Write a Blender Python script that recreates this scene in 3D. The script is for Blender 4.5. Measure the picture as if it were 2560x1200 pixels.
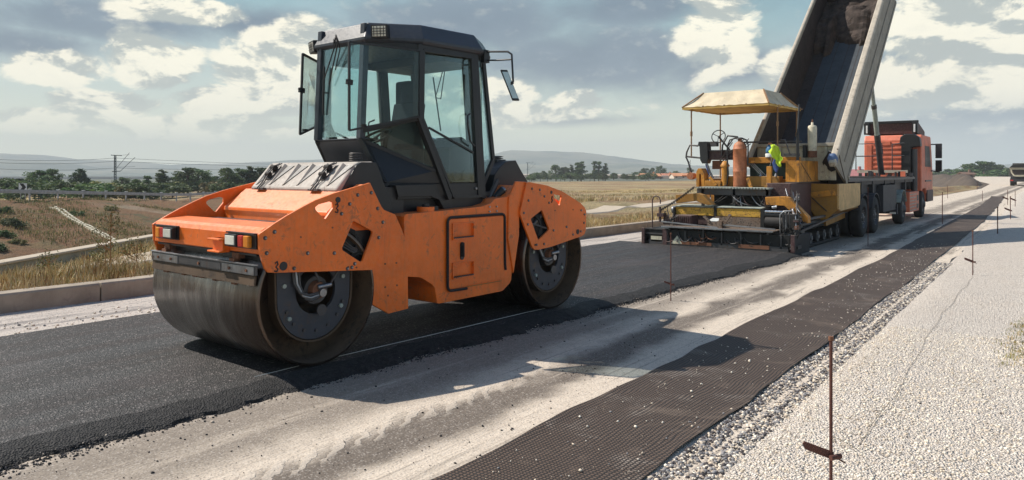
import bpy, bmesh, math, random
from math import sin, cos, pi, radians, sqrt, atan2
from mathutils import Vector, Matrix
from mathutils.geometry import tessellate_polygon
import numpy as np
random.seed(7); rng = np.random.default_rng(7)
scene = bpy.context.scene
for o in list(bpy.data.objects): bpy.data.objects.remove(o)

# ------------------------------------------------------------ camera
YAW = radians(36.7)
cd = bpy.data.cameras.new('camera'); cam = bpy.data.objects.new('camera', cd)
scene.collection.objects.link(cam); scene.camera = cam
cam.location = (0, 0, 1.65); cam.rotation_euler = (radians(90), 0, YAW)
cd.sensor_width = 36; cd.lens = 36*1837/2560; cd.shift_y = -170/2560
cd.clip_start = 0.05; cd.clip_end = 20000
scene.render.resolution_x = 1024; scene.render.resolution_y = 480
FW = (-sin(YAW), cos(YAW)); RT = (cos(YAW), sin(YAW))
def W(d, r): return (d*FW[0]+r*RT[0], d*FW[1]+r*RT[1])      # distance ahead / to the right of the viewpoint -> world x, y

# ------------------------------------------------------------ light
SUNV = Vector((-.95*.674, -.31*.674, .738)).normalized()
scene.view_settings.view_transform = 'Standard'; scene.view_settings.look = 'None'
scene.view_settings.exposure = 0.22; scene.view_settings.gamma = 1
sd = bpy.data.lights.new('sun', 'SUN'); sd.energy = 4.9; sd.angle = radians(.5); sd.color = (1, .93, .83)
so = bpy.data.objects.new('sun', sd); scene.collection.objects.link(so)
so.rotation_euler = SUNV.to_track_quat('Z', 'Y').to_euler()

class NT:
    """small node-tree helper"""
    def __init__(s, nt): s.t = nt; s.n = nt.nodes; s.l = nt.links
    def new(s, typ, **k):
        n = s.n.new(typ)
        for a, b in k.items(): setattr(n, a, b)
        return n
    def put(s, sock, v):
        if isinstance(v, bpy.types.NodeSocket): s.l.new(v, sock)
        elif isinstance(v, (tuple, list)) and len(v) == 3 and sock.type == 'RGBA': sock.default_value = (*v, 1)
        else: sock.default_value = v
    def math(s, op, a, b=0.0, c=None, clamp=False):
        n = s.new('ShaderNodeMath', operation=op, use_clamp=clamp); s.put(n.inputs[0], a); s.put(n.inputs[1], b)
        if c is not None: s.put(n.inputs[2], c)
        return n.outputs[0]
    def ramp(s, v, lo, hi, a=0.0, b=1.0, smooth=True):
        n = s.new('ShaderNodeMapRange', interpolation_type='SMOOTHSTEP' if smooth else 'LINEAR')
        s.put(n.inputs['Value'], v); s.put(n.inputs['From Min'], lo); s.put(n.inputs['From Max'], hi)
        s.put(n.inputs['To Min'], a); s.put(n.inputs['To Max'], b); return n.outputs[0]
    def mix(s, f, a, b, blend='MIX'):
        n = s.new('ShaderNodeMix', data_type='RGBA', blend_type=blend)
        s.put(n.inputs['Factor'], f); s.put(n.inputs['A'], a) if False else None
        s.put(n.inputs[0], f); s.put(n.inputs[6], a); s.put(n.inputs[7], b); return n.outputs[2]
    def noise(s, vec, scale, detail=4, rough=.55, dist=0.0):
        n = s.new('ShaderNodeTexNoise'); s.put(n.inputs['Vector'], vec); n.inputs['Scale'].default_value = scale
        n.inputs['Detail'].default_value = detail; n.inputs['Roughness'].default_value = rough; n.inputs['Distortion'].default_value = dist
        return n.outputs['Fac']
    def voro(s, vec, scale, feature='F1', out='Distance'):
        n = s.new('ShaderNodeTexVoronoi', feature=feature); s.put(n.inputs['Vector'], vec); n.inputs['Scale'].default_value = scale
        return n.outputs[out]
    def scale(s, vec, v):
        n = s.new('ShaderNodeVectorMath', operation='MULTIPLY'); s.put(n.inputs[0], vec); n.inputs[1].default_value = v; return n.outputs[0]
    def vadd(s, a, b):
        n = s.new('ShaderNodeVectorMath', operation='ADD'); s.put(n.inputs[0], a); s.put(n.inputs[1], b); return n.outputs[0]
    def xyz(s, vec):
        n = s.new('ShaderNodeSeparateXYZ'); s.put(n.inputs[0], vec); return n.outputs
    def bump(s, h, dist, strength=1.0, nrm=None):
        n = s.new('ShaderNodeBump'); s.put(n.inputs['Height'], h); n.inputs['Distance'].default_value = dist; n.inputs['Strength'].default_value = strength
        if nrm is not None: s.l.new(nrm, n.inputs['Normal'])
        return n.outputs[0]

# ------------------------------------------------------------ sky: nishita veiled by clouds whose banks sit at fixed bearings
world = bpy.data.worlds.new('World'); scene.world = world; world.use_nodes = True
T = NT(world.node_tree); T.n.clear()
sky = T.new('ShaderNodeTexSky', sky_type='NISHITA'); sky.sun_disc = False
sky.sun_elevation = math.asin(SUNV.z); sky.sun_rotation = atan2(SUNV.x, SUNV.y); sky.air_density = 1; sky.dust_density = 1.5
gen = T.new('ShaderNodeTexCoord').outputs['Generated']
SKYS = .12
def sk(r, g, b): # wanted radiance (sRGB 0-255) -> value before the background strength
    return tuple((((c/255+.055)/1.055)**2.4)/SKYS for c in (r, g, b))
X = T.xyz(gen)
el = T.math('ARCSINE', X[2])
# bearing measured to the right of the road view, in radians
fx = T.math('ADD', T.math('MULTIPLY', X[0], FW[0]), T.math('MULTIPLY', X[1], FW[1]))
fr = T.math('ADD', T.math('MULTIPLY', X[0], RT[0]), T.math('MULTIPLY', X[1], RT[1]))
az = T.math('ARCTAN2', fr, fx)
cv = T.new('ShaderNodeCombineXYZ'); T.put(cv.inputs[0], T.math('MULTIPLY', az, 1.0)); T.put(cv.inputs[1], T.math('MULTIPLY', el, 1.9))
P = cv.outputs[0]
nbig = T.noise(P, 3.2, 8, .58, .4)
nmid = T.noise(P, 9.0, 10, .62, .3)
nfin = T.noise(P, 30.0, 6, .6)
def blob(px, py, rx, ry):
    a = atan2(px-1280, 1837); e = atan2(430-py, sqrt((px-1280)**2+1837**2))
    dx = T.math('MULTIPLY', T.math('SUBTRACT', az, a), 1837/rx); dy = T.math('MULTIPLY', T.math('SUBTRACT', el, e), 1837/ry)
    return T.math('SUBTRACT', 1.0, T.math('SQRT', T.math('ADD', T.math('MULTIPLY', dx, dx), T.math('MULTIPLY', dy, dy))))
def field(lst):
    m = None
    for b in lst:
        v = blob(*b); m = v if m is None else T.math('MAXIMUM', m, v)
    return m
elr = T.ramp(el, 0.0, .26)
base = T.mix(T.ramp(az, .25, .62), T.mix(elr, sk(222, 228, 204), sk(124, 168, 172)), T.mix(elr, sk(172, 190, 194), sk(92, 144, 170)))
veil = T.ramp(nbig, .35, .62)
col = T.mix(T.math('MULTIPLY', veil, .35), base, T.mix(elr, sk(212, 218, 204), sk(180, 190, 194)))
skyc = T.mix(.22, col, sky.outputs[0])
dark = field([(1500,150,560,120),(1180,60,420,110),(1800,170,300,70),(250,50,420,70),(2150,180,340,90),(60,110,220,60),(640,60,300,60),(2450,300,300,60),(1600,20,400,60),(1000,330,300,26),(1420,300,260,24)])
dk = T.ramp(T.math('ADD', dark, T.math('MULTIPLY', T.math('SUBTRACT', nmid, .5), 1.5)), -.05, .75)
skyc = T.mix(T.math('MULTIPLY', dk, .9), skyc, T.mix(nmid, sk(74, 94, 118), sk(138, 154, 168)))
brt = field([(395,150,120,75),(690,170,170,110),(700,110,130,50),(140,165,120,45),(265,262,130,36),(540,250,110,45),(2430,80,250,190),(2330,200,230,95),(2520,40,200,140),(2260,230,110,60),(1790,60,110,150),(560,320,260,40),(1330,280,300,28),(2440,120,120,120),
             (1180,230,200,50),(660,260,140,50),(480,30,150,36),(1960,180,60,60),(80,300,160,30),(1450,250,90,30),(1250,300,120,30),(760,70,80,40)])
bs = T.math('ADD', brt, T.math('MULTIPLY', T.math('SUBTRACT', nmid, .5), 2.0))
bs = T.math('ADD', bs, T.math('MULTIPLY', T.math('SUBTRACT', nfin, .5), .5))
bk = T.ramp(bs, -.03, .27)
# sunlit tops and grey bases: the density a little further towards the sun side decides
P2 = T.vadd(P, (-.012, .035, 0)); nm2 = T.noise(P2, 9.0, 10, .62, .3)
lit = T.ramp(T.math('ADD', T.math('SUBTRACT', nmid, nm2), T.math('MULTIPLY', T.math('SUBTRACT', nfin, .5), .12)), -.06, .05)
ccol = T.mix(lit, sk(180, 186, 180), tuple(v*1.12 for v in sk(252, 245, 222)))
skyc = T.mix(T.math('MULTIPLY', bk, .88), skyc, ccol)
wisp = T.ramp(T.math('ADD', nfin, T.math('MULTIPLY', nmid, .6)), .84, 1.05)
skyc = T.mix(T.math('MULTIPLY', wisp, .22), skyc, sk(222, 222, 208))
skyc = T.mix(T.ramp(el, .10, .0), skyc, T.mix(T.ramp(az, .2, .65), tuple(v*1.3 for v in sk(222, 224, 198)), tuple(v*1.2 for v in sk(182, 196, 198))))
skyc = T.mix(T.ramp(el, -.02, -.001), sk(120, 105, 92), skyc)
skyc = T.mix(T.math('MULTIPLY', T.ramp(el, .30, .62), .85), skyc, T.mix(.3, sk(66, 104, 156), sky.outputs[0]))     # unseen sky overhead, made darker blue to cut fill light and deepen shadows
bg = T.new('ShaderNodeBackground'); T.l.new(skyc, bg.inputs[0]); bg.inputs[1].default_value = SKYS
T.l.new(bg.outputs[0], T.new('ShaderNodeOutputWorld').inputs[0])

# ------------------------------------------------------------ materials
MATS = {}
def newmat(name):
    m = bpy.data.materials.new(name); m.use_nodes = True; t = NT(m.node_tree); t.n.clear()
    b = t.new('ShaderNodeBsdfPrincipled'); t.l.new(b.outputs[0], t.new('ShaderNodeOutputMaterial').inputs[0])
    MATS[name] = m; return m, t, b
def paint(name, c, rough=.5, metal=0.0, var=.18, dust=.0, dustc=(.42, .34, .26), ns=3.0, bumpd=.0015, wear=0.0, wearc=(.12, .08, .06), streak=0.0):
    m, t, b = newmat(name)
    o = t.new('ShaderNodeTexCoord').outputs['Object']
    n = t.noise(o, ns, 6, .6); n2 = t.noise(o, ns*9, 4, .6)
    dk = tuple(v*(1-var) for v in c); lt = tuple(min(1, v*(1+var)) for v in c)
    col = t.mix(t.ramp(n, .3, .7), dk, lt)
    if dust > 0:
        nz = t.xyz(t.new('ShaderNodeNewGeometry').outputs['Normal'])[2]
        d = t.math('ADD', t.math('MULTIPLY', t.ramp(n2, .35, .75), .5), t.math('MULTIPLY', t.ramp(nz, .2, .95), .7))
        col = t.mix(t.math('MULTIPLY', d, dust, clamp=True), col, dustc)
    if wear > 0:
        n3 = t.noise(o, ns*4, 8, .7, .5)
        col = t.mix(t.math('MULTIPLY', t.math('MULTIPLY', t.ramp(n3, .56-wear*.2, .70-wear*.1), t.ramp(t.noise(o, ns*.7, 4, .6, .5), .42, .62)), .85), col, wearc)
    if streak > 0:
        n4 = t.noise(t.scale(o, (14, 14, 1.2)), 1.6, 5, .65)
        col = t.mix(t.math('MULTIPLY', t.ramp(n4, .5, .75), streak), col, wearc)
    t.l.new(col, b.inputs['Base Color'])
    t.put(b.inputs['Roughness'], t.ramp(n2, .2, .8, rough-.1, min(1, rough+.15)))
    b.inputs['Metallic'].default_value = metal
    if bumpd: t.l.new(t.bump(n2, bumpd, .6), b.inputs['Normal'])
    return m
paint('orange', (.90, .165, .010), .40, dust=.24, dustc=(.86, .44, .26), wear=.28, wearc=(.34, .12, .05), streak=.26, var=.13)
paint('orange_edge', (.82, .42, .26), .5, dust=.3)
paint('black', (.016, .017, .019), .42, dust=.12, dustc=(.14, .12, .11))
paint('cabgrey', (.035, .042, .055), .38, dust=.16, dustc=(.22, .2, .18))
paint('rubber', (.018, .018, .018), .85, dust=.35, dustc=(.12, .10, .09))
paint('tyre', (.022, .021, .021), .85, dust=.5, dustc=(.11, .095, .085), ns=6)
paint('lidgrey', (.40, .36, .32), .65, dust=.4, dustc=(.50, .44, .38), wear=.35, wearc=(.16, .12, .09), streak=.3)
paint('steel', (.34, .35, .37), .35, .9, wear=.5, wearc=(.12, .07, .04), streak=.35)
paint('chrome', (.7, .72, .74), .2, 1.0)
paint('darksteel', (.085, .085, .09), .5, .5, dust=.35, dustc=(.20, .16, .12), wear=.4, wearc=(.10, .05, .025))
paint('yokegrey', (.045, .050, .064), .55, dust=.3, dustc=(.17, .14, .12), wear=.3, wearc=(.10, .06, .035))
paint('drumin', (.10, .062, .036), .8, dust=.3, dustc=(.16, .11, .07), wear=.6, wearc=(.03, .022, .018), ns=5, bumpd=.004)
paint('rust', (.20, .085, .045), .8, wear=.5, wearc=(.06, .03, .02), ns=8)
paint('yellow', (.58, .24, .022), .55, dust=.3, dustc=(.36, .24, .13), wear=.6, wearc=(.07, .045, .03), streak=.65, ns=4, var=.3)
paint('yellowpale', (.66, .42, .17), .6, dust=.35, dustc=(.55, .42, .27), wear=.25, wearc=(.2, .12, .07), streak=.35, ns=4)
paint('ochredark', (.34, .16, .02), .6, dust=.2, wear=.3, ns=4)
paint('maroon', (.060, .024, .028), .6, dust=.35, wear=.3)
paint('gascyl', (.50, .17, .075), .6, dust=.35, dustc=(.55, .38, .24), wear=.5, wearc=(.16, .06, .03), ns=9, streak=.5)
paint('cream', (.62, .58, .44), .55, dust=.4, dustc=(.50, .42, .32), wear=.28, wearc=(.22, .15, .1), streak=.35)
paint('bedrim', (.46, .42, .34), .6, dust=.5, dustc=(.46, .38, .30), wear=.4, wearc=(.2, .15, .11), ns=5)
paint('bedside_shaded', (.29, .26, .205), .6, dust=.3, dustc=(.36, .30, .24), wear=.3, wearc=(.16, .12, .09), streak=.3)  # cream body paint darkened: shade of the outer wall put into the colour
paint('bedfloor', (.048, .060, .072), .6, .1, wear=.3, wearc=(.06, .07, .08), streak=.2)
paint('bedwall', (.055, .042, .038), .8, wear=.4, wearc=(.02, .016, .016), streak=.5, ns=2, bumpd=.01)
paint('load', (.066, .048, .040), .95, var=.4, wear=.6, wearc=(.03, .024, .022), ns=5, bumpd=.05)
paint('truckred', (.68, .165, .085), .5, dust=.35, dustc=(.62, .34, .27), streak=.12)
paint('truckdark', (.03, .032, .04), .6, dust=.4, dustc=(.13, .11, .10))
paint('canopy', (.62, .52, .36), .85, dust=.3, dustc=(.66, .58, .44), wear=.3, wearc=(.40, .28, .14), ns=3)
paint('canopyunder', (.62, .40, .12), .9)
paint('pole', (.30, .17, .08), .6, wear=.4, wearc=(.12, .06, .04), ns=6)
paint('hivis', (.58, .78, .05), .8, var=.1)
paint('bluecloth', (.06, .11, .34), .85)
paint('bluebag', (.10, .16, .30), .7)
paint('whitebag', (.62, .64, .62), .7)
paint('palegreen', (.34, .38, .34), .7, wear=.4, wearc=(.1, .09, .08), ns=6)
paint('darkgreen', (.02, .05, .045), .5)
paint('redlens', (.55, .03, .02), .3); paint('amberlens', (.8, .26, .02), .3); paint('whitelens', (.78, .76, .66), .25)
paint('tealcap', (.05, .18, .35), .5)
paint('concrete', (.35, .29, .225), .9, var=.25, wear=.35, wearc=(.2, .16, .14), ns=1.5, bumpd=.006, streak=.25)
paint('canalstone', (.30, .29, .24), .9, var=.25, wear=.3, wearc=(.16, .14, .12), ns=1, bumpd=.01)
paint('galv', (.40, .40, .42), .45, .6, wear=.2)
paint('white', (.8, .8, .78), .5); paint('blackflat', (.01, .01, .01), .6)
paint('darkwood', (.07, .045, .035), .8)
paint('seatcloth', (.03, .035, .045), .9)
paint('housewall', (.62, .54, .46), .85, ns=.3); paint('roofred', (.52, .20, .12), .85, ns=.5); paint('rooforange', (.60, .27, .13), .85, ns=.5)
paint('pinkroof', (.50, .20, .19), .85); paint('brownwall', (.17, .10, .07), .85)
paint('mastgreen', (.025, .045, .05), .7)
paint('mirror', (.5, .5, .46), .12, 1.0, bumpd=0)
paint('stakerust', (.115, .042, .03), .8, wear=.5, wearc=(.04, .02, .016), ns=12)
paint('string', (.75, .74, .7), .8); paint('stringdark', (.10, .085, .07), .9)
paint('bark', (.09, .065, .045), .9, ns=2)

# drum steel: circumferential wear, wet-dark, with vertical streaks
m, t, b = newmat('drum'); o = t.new('ShaderNodeTexCoord').outputs['Object']
n = t.noise(t.scale(o, (1.2, 9, 1.2)), 1.2, 6, .7); n2 = t.noise(o, 3, 6, .65, .6); n3 = t.noise(t.scale(o, (1.5, 60, 1.5)), 1.5, 3)
col = t.mix(t.ramp(n, .35, .7), (.19, .175, .165), (.34, .32, .30))
yy_ = t.xyz(o)[1]; col = t.mix(t.math('MULTIPLY', t.ramp(t.math('ADD', yy_, t.math('MULTIPLY', t.noise(o, 4, 5), .4)), .95, .35), .65), col, (.085, .048, .028))
col = t.mix(t.math('MULTIPLY', t.ramp(n2, .5, .72), .6), col, (.10, .055, .03))
t.l.new(col, b.inputs['Base Color']); b.inputs['Metallic'].default_value = .92
t.put(b.inputs['Roughness'], t.ramp(n3, .3, .7, .24, .42)); t.l.new(t.bump(n3, .0004, .4), b.inputs['Normal'])
# glass
def glass(name, tint, gl=.015):
    m = bpy.data.materials.new(name); m.use_nodes = True; t = NT(m.node_tree); t.n.clear(); MATS[name] = m
    tr = t.new('ShaderNodeBsdfTransparent'); tr.inputs[0].default_value = (*tint, 1)
    gs = t.new('ShaderNodeBsdfGlossy'); gs.inputs['Roughness'].default_value = .03; gs.inputs[0].default_value = (.8, .9, .92, 1)
    fr_ = t.new('ShaderNodeLayerWeight'); fr_.inputs[0].default_value = .25
    o = t.new('ShaderNodeTexCoord').outputs['Object']; df = t.new('ShaderNodeBsdfDiffuse'); df.inputs[0].default_value = (.45, .5, .48, 1)
    mx = t.new('ShaderNodeMixShader'); t.put(mx.inputs[0], t.math('ADD', t.math('MULTIPLY', fr_.outputs['Fresnel'], .6), gl)); t.l.new(tr.outputs[0], mx.inputs[1]); t.l.new(gs.outputs[0], mx.inputs[2])
    m2 = t.new('ShaderNodeMixShader'); t.put(m2.inputs[0], t.math('MULTIPLY', t.ramp(t.noise(o, 4, 6, .7), .3, .9), .035)); t.l.new(mx.outputs[0], m2.inputs[1]); t.l.new(df.outputs[0], m2.inputs[2])
    t.l.new(m2.outputs[0], t.new('ShaderNodeOutputMaterial').inputs[0])
glass('glass', (.89, .962, .955)); glass('glassdark', (.58, .67, .64), .02)
# tread plate (perforated yellow / dark)
def tread(name, c, hole):
    m, t, b = newmat(name); o = t.new('ShaderNodeTexCoord').outputs['Object']
    v = t.voro(o, 26); h = t.ramp(v, .25, .4)
    col = t.mix(h, hole, c); col = t.mix(t.math('MULTIPLY', t.ramp(t.noise(o, 5, 6), .5, .7), .5), col, (.16, .09, .05))
    t.l.new(col, b.inputs['Base Color']); b.inputs['Roughness'].default_value = .6; t.l.new(t.bump(h, .004), b.inputs['Normal'])
tread('treadyellow', (.66, .38, .05), (.32, .17, .03)); tread('treaddark', (.22, .16, .12), (.03, .025, .025))

# ------------------------------------------------------------ mesh building
col0 = scene.collection
class MB:
    def __init__(s, mat=None): s.v = []; s.f = []; s.mi = []; s.mats = []; s.sm = []; s.cur = 0; (s.use(mat) if mat else None)
    def use(s, m):
        if m not in s.mats: s.mats.append(m)
        s.cur = s.mats.index(m); return s
    def add(s, vs, fs, smooth=False):
        k = len(s.v); s.v += [tuple(v) for v in vs]
        for f in fs: s.f.append(tuple(i+k for i in f)); s.mi.append(s.cur); s.sm.append(smooth)
        return s
    def box(s, x0, x1, y0, y1, z0, z1):
        x0, x1 = min(x0, x1), max(x0, x1); y0, y1 = min(y0, y1), max(y0, y1); z0, z1 = min(z0, z1), max(z0, z1)
        return s.add([(x0,y0,z0),(x1,y0,z0),(x1,y1,z0),(x0,y1,z0),(x0,y0,z1),(x1,y0,z1),(x1,y1,z1),(x0,y1,z1)],
                     [(0,3,2,1),(4,5,6,7),(0,1,5,4),(1,2,6,5),(2,3,7,6),(3,0,4,7)])
    def prism(s, pts, a0, a1, ax='y', holes=()):
        """extrude a 2-D outline; ax='y': pts are (x,z); 'x': (y,z); 'z': (x,y)"""
        def mk(p, a): return {'y': (p[0], a, p[1]), 'x': (a, p[0], p[1]), 'z': (p[0], p[1], a)}[ax]
        loops = [list(pts)]+[list(h) for h in holes]; flat = [p for l in loops for p in l]; n = len(flat)
        tris = fill(loops)
        vs = [mk(p, a0) for p in flat]+[mk(p, a1) for p in flat]
        if holes: fs = [tuple(t_) for t_ in tris]+[tuple(i+n for i in reversed(t_)) for t_ in tris]
        else: fs = [tuple(range(n)), tuple(range(2*n-1, n-1, -1))]
        if not holes and not convex(pts): fs = [tuple(t_) for t_ in tris]+[tuple(i+n for i in reversed(t_)) for t_ in tris]
        k = 0
        for l in loops:
            q = len(l)
            for i in range(q): fs.append((k+i, k+(i+1) % q, n+k+(i+1) % q, n+k+i))
            k += q
        return s.add(vs, fs)
    def poly(s, pts, th):
        """slab from a 3-D polygon, thickened along its normal"""
        P_ = [Vector(p) for p in pts]; nn = Vector((0, 0, 0))
        for i in range(len(P_)): nn += P_[i].cross(P_[(i+1) % len(P_)])
        nn.normalize(); n = len(P_)
        return s.add([p+nn*th/2 for p in P_]+[p-nn*th/2 for p in P_], [tuple(range(n)), tuple(range(2*n-1, n-1, -1))]+[(i, n+i, n+(i+1) % n, (i+1) % n) for i in range(n)])
    def bar(s, p0, p1, w, h=None, up=(0, 0, 1)):
        h = h or w; p0 = Vector(p0); p1 = Vector(p1); d = (p1-p0).normalized(); u = Vector(up)
        if abs(d.dot(u)) > .95: u = Vector((1, 0, 0))
        a = d.cross(u).normalized()*w/2; c = a.cross(d).normalized()*h/2
        return s.add([p0-a-c, p0+a-c, p0+a+c, p0-a+c, p1-a-c, p1+a-c, p1+a+c, p1-a+c],
                     [(0,1,2,3),(7,6,5,4),(0,4,5,1),(1,5,6,2),(2,6,7,3),(3,7,4,0)])
    def bars(s, pts, w, h=None, closed=False, up=(0, 0, 1)):
        for i in range(len(pts)-(0 if closed else 1)): s.bar(pts[i], pts[(i+1) % len(pts)], w, h, up)
        return s
    def cyl(s, p0, p1, r0, r1=None, n=16, caps=True):
        r1 = r0 if r1 is None else r1; p0 = Vector(p0); p1 = Vector(p1); d = (p1-p0).normalized()
        u = Vector((0, 0, 1)) if abs(d.z) < .9 else Vector((1, 0, 0)); a = d.cross(u).normalized(); c = d.cross(a)
        vs = []
        for p, r in ((p0, r0), (p1, r1)):
            for i in range(n): t_ = 2*pi*i/n; vs.append(p+(a*cos(t_)+c*sin(t_))*r)
        s.add(vs, [(i, (i+1) % n, n+(i+1) % n, n+i) for i in range(n)], True)
        if caps: s.add([vs[i] for i in range(n)], [tuple(range(n-1, -1, -1))]); s.add([vs[n+i] for i in range(n)], [tuple(range(n))])
        return s
    def tube(s, pts, r, n=8):
        P_ = [Vector(p) for p in pts]; vs = []; ref = None
        for i, p in enumerate(P_):
            d = ((P_[min(i+1, len(P_)-1)]-p).normalized()+(p-P_[max(i-1, 0)]).normalized()).normalized()
            if ref is None: ref = Vector((0, 0, 1)) if abs(d.z) < .9 else Vector((1, 0, 0))
            a = d.cross(ref).normalized(); c = a.cross(d); ref = c
            for k in range(n): t_ = 2*pi*k/n; vs.append(p+(a*cos(t_)+c*sin(t_))*r)
        fs = [(i*n+k, i*n+(k+1) % n, (i+1)*n+(k+1) % n, (i+1)*n+k) for i in range(len(P_)-1) for k in range(n)]
        s.add(vs, fs, True); s.add(vs[:n], [tuple(range(n-1, -1, -1))]); return s.add(vs[-n:], [tuple(range(n))])
    def lathe(s, prof, c, ax=(0, 1, 0), n=48, smooth=True):
        """prof: list of (radius, distance along axis)"""
        ax = Vector(ax).normalized(); u = Vector((0, 0, 1)) if abs(ax.z) < .9 else Vector((1, 0, 0)); a = ax.cross(u).normalized(); b_ = ax.cross(a); c = Vector(c)
        vs = [c+ax*d+(a*cos(2*pi*i/n)+b_*sin(2*pi*i/n))*max(r, 1e-4) for r, d in prof for i in range(n)]
        return s.add(vs, [(j*n+i, j*n+(i+1) % n, (j+1)*n+(i+1) % n, (j+1)*n+i) for j in range(len(prof)-1) for i in range(n)], smooth)
    def ring(s, c, ax, R, r, n=28, m=8):
        pts = []; ax = Vector(ax).normalized(); u = Vector((0, 0, 1)) if abs(ax.z) < .9 else Vector((1, 0, 0)); a = ax.cross(u).normalized(); b_ = ax.cross(a)
        vs = [Vector(c)+(a*cos(2*pi*i/n)+b_*sin(2*pi*i/n))*(R+r*cos(2*pi*k/m))+ax*r*sin(2*pi*k/m) for i in range(n) for k in range(m)]
        return s.add(vs, [(i*m+k, i*m+(k+1) % m, ((i+1) % n)*m+(k+1) % m, ((i+1) % n)*m+k) for i in range(n) for k in range(m)], True)
    def build(s, name, parent=None, label=None, bevel=0.0, recalc=True):
        me = bpy.data.meshes.new(name); off = Vector((0, 0, 0))
        q = parent
        while q is not None:
            if '_o' in q: off = Vector(q['_o']); break
            q = q.parent
        me.from_pydata([tuple(Vector(v)-off) for v in s.v], [], s.f); me.polygons.foreach_set('material_index', s.mi); me.polygons.foreach_set('use_smooth', s.sm)
        for m_ in s.mats: me.materials.append(MATS[m_])
        if recalc:
            bm = bmesh.new(); bm.from_mesh(me); bmesh.ops.recalc_face_normals(bm, faces=bm.faces); bm.to_mesh(me); bm.free()
        me.update(); o_ = bpy.data.objects.new(name, me); col0.objects.link(o_)
        if parent is not None: o_.parent = parent
        if label: o_['label'] = label
        if bevel > 0:
            b_ = o_.modifiers.new('bevel', 'BEVEL'); b_.width = bevel; b_.segments = 2; b_.limit_method = 'ANGLE'; b_.angle_limit = radians(40)
        return o_
def fill(loops):
    bm = bmesh.new(); es = []; k = 0
    for l in loops:
        vs = [bm.verts.new((p[0], p[1], 0)) for p in l]; es += [bm.edges.new((vs[i], vs[(i+1) % len(vs)])) for i in range(len(vs))]
    bm.verts.index_update(); bmesh.ops.triangle_fill(bm, use_beauty=True, use_dissolve=False, edges=es)
    t_ = [tuple(v.index for v in f.verts) for f in bm.faces]; bm.free(); return t_
def convex(p):
    sg = 0; n = len(p)
    for i in range(n):
        a, b_, c = p[i], p[(i+1) % n], p[(i+2) % n]; k = (b_[0]-a[0])*(c[1]-b_[1])-(b_[1]-a[1])*(c[0]-b_[0])
        if abs(k) < 1e-9: continue
        if sg*k < 0: return False
        sg = k
    return True
def thing(name, label, cat, loc=(0, 0, 0), rz=0, group=None, worldcoords=False):
    o_ = bpy.data.objects.new(name, None); col0.objects.link(o_); o_.location = loc; o_.rotation_euler = (0, 0, rz); o_.empty_display_size = .2
    o_['label'] = label; o_['category'] = cat
    if group: o_['group'] = group
    if worldcoords: o_['_o'] = tuple(loc)          # its parts are modelled in world coordinates
    return o_
def tag(o_, label=None, cat=None, group=None, kind=None):
    if label: o_['label'] = label
    if cat: o_['category'] = cat
    if group: o_['group'] = group
    if kind: o_['kind'] = kind
    return o_
def recentre(o_, c):
    c = Vector(c); o_.data.transform(Matrix.Translation(-c)); o_.location = c; return o_
def copy_tree(o_, parent=None):
    c = o_.copy(); col0.objects.link(c)
    if parent: c.parent = parent
    for ch in [k for k in bpy.data.objects if k.parent == o_]: copy_tree(ch, c)
    return c
def arc(c, r, a0, a1, n, f=lambda p: p): return [f((c[0]+r*cos(radians(a0+(a1-a0)*i/n)), c[1]+r*sin(radians(a0+(a1-a0)*i/n)))) for i in range(n+1)]
GZ = -.07      # level of the unpaved base beside the fresh asphalt

ORD = ['leftmost', 'second', 'third', 'fourth', 'fifth', 'sixth', 'seventh', 'eighth', 'ninth', 'tenth', 'eleventh', 'twelfth', 'thirteenth', 'fourteenth', 'fifteenth', 'sixteenth', 'seventeenth', 'eighteenth'] + ['nineteenth', 'twentieth', 'twenty-first', 'twenty-second', 'twenty-third', 'twenty-fourth', 'twenty-fifth', 'twenty-sixth', 'twenty-seventh', 'twenty-eighth', 'twenty-ninth', 'thirtieth', 'thirty-first', 'thirty-second', 'thirty-third', 'thirty-fourth', 'thirty-fifth']
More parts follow.
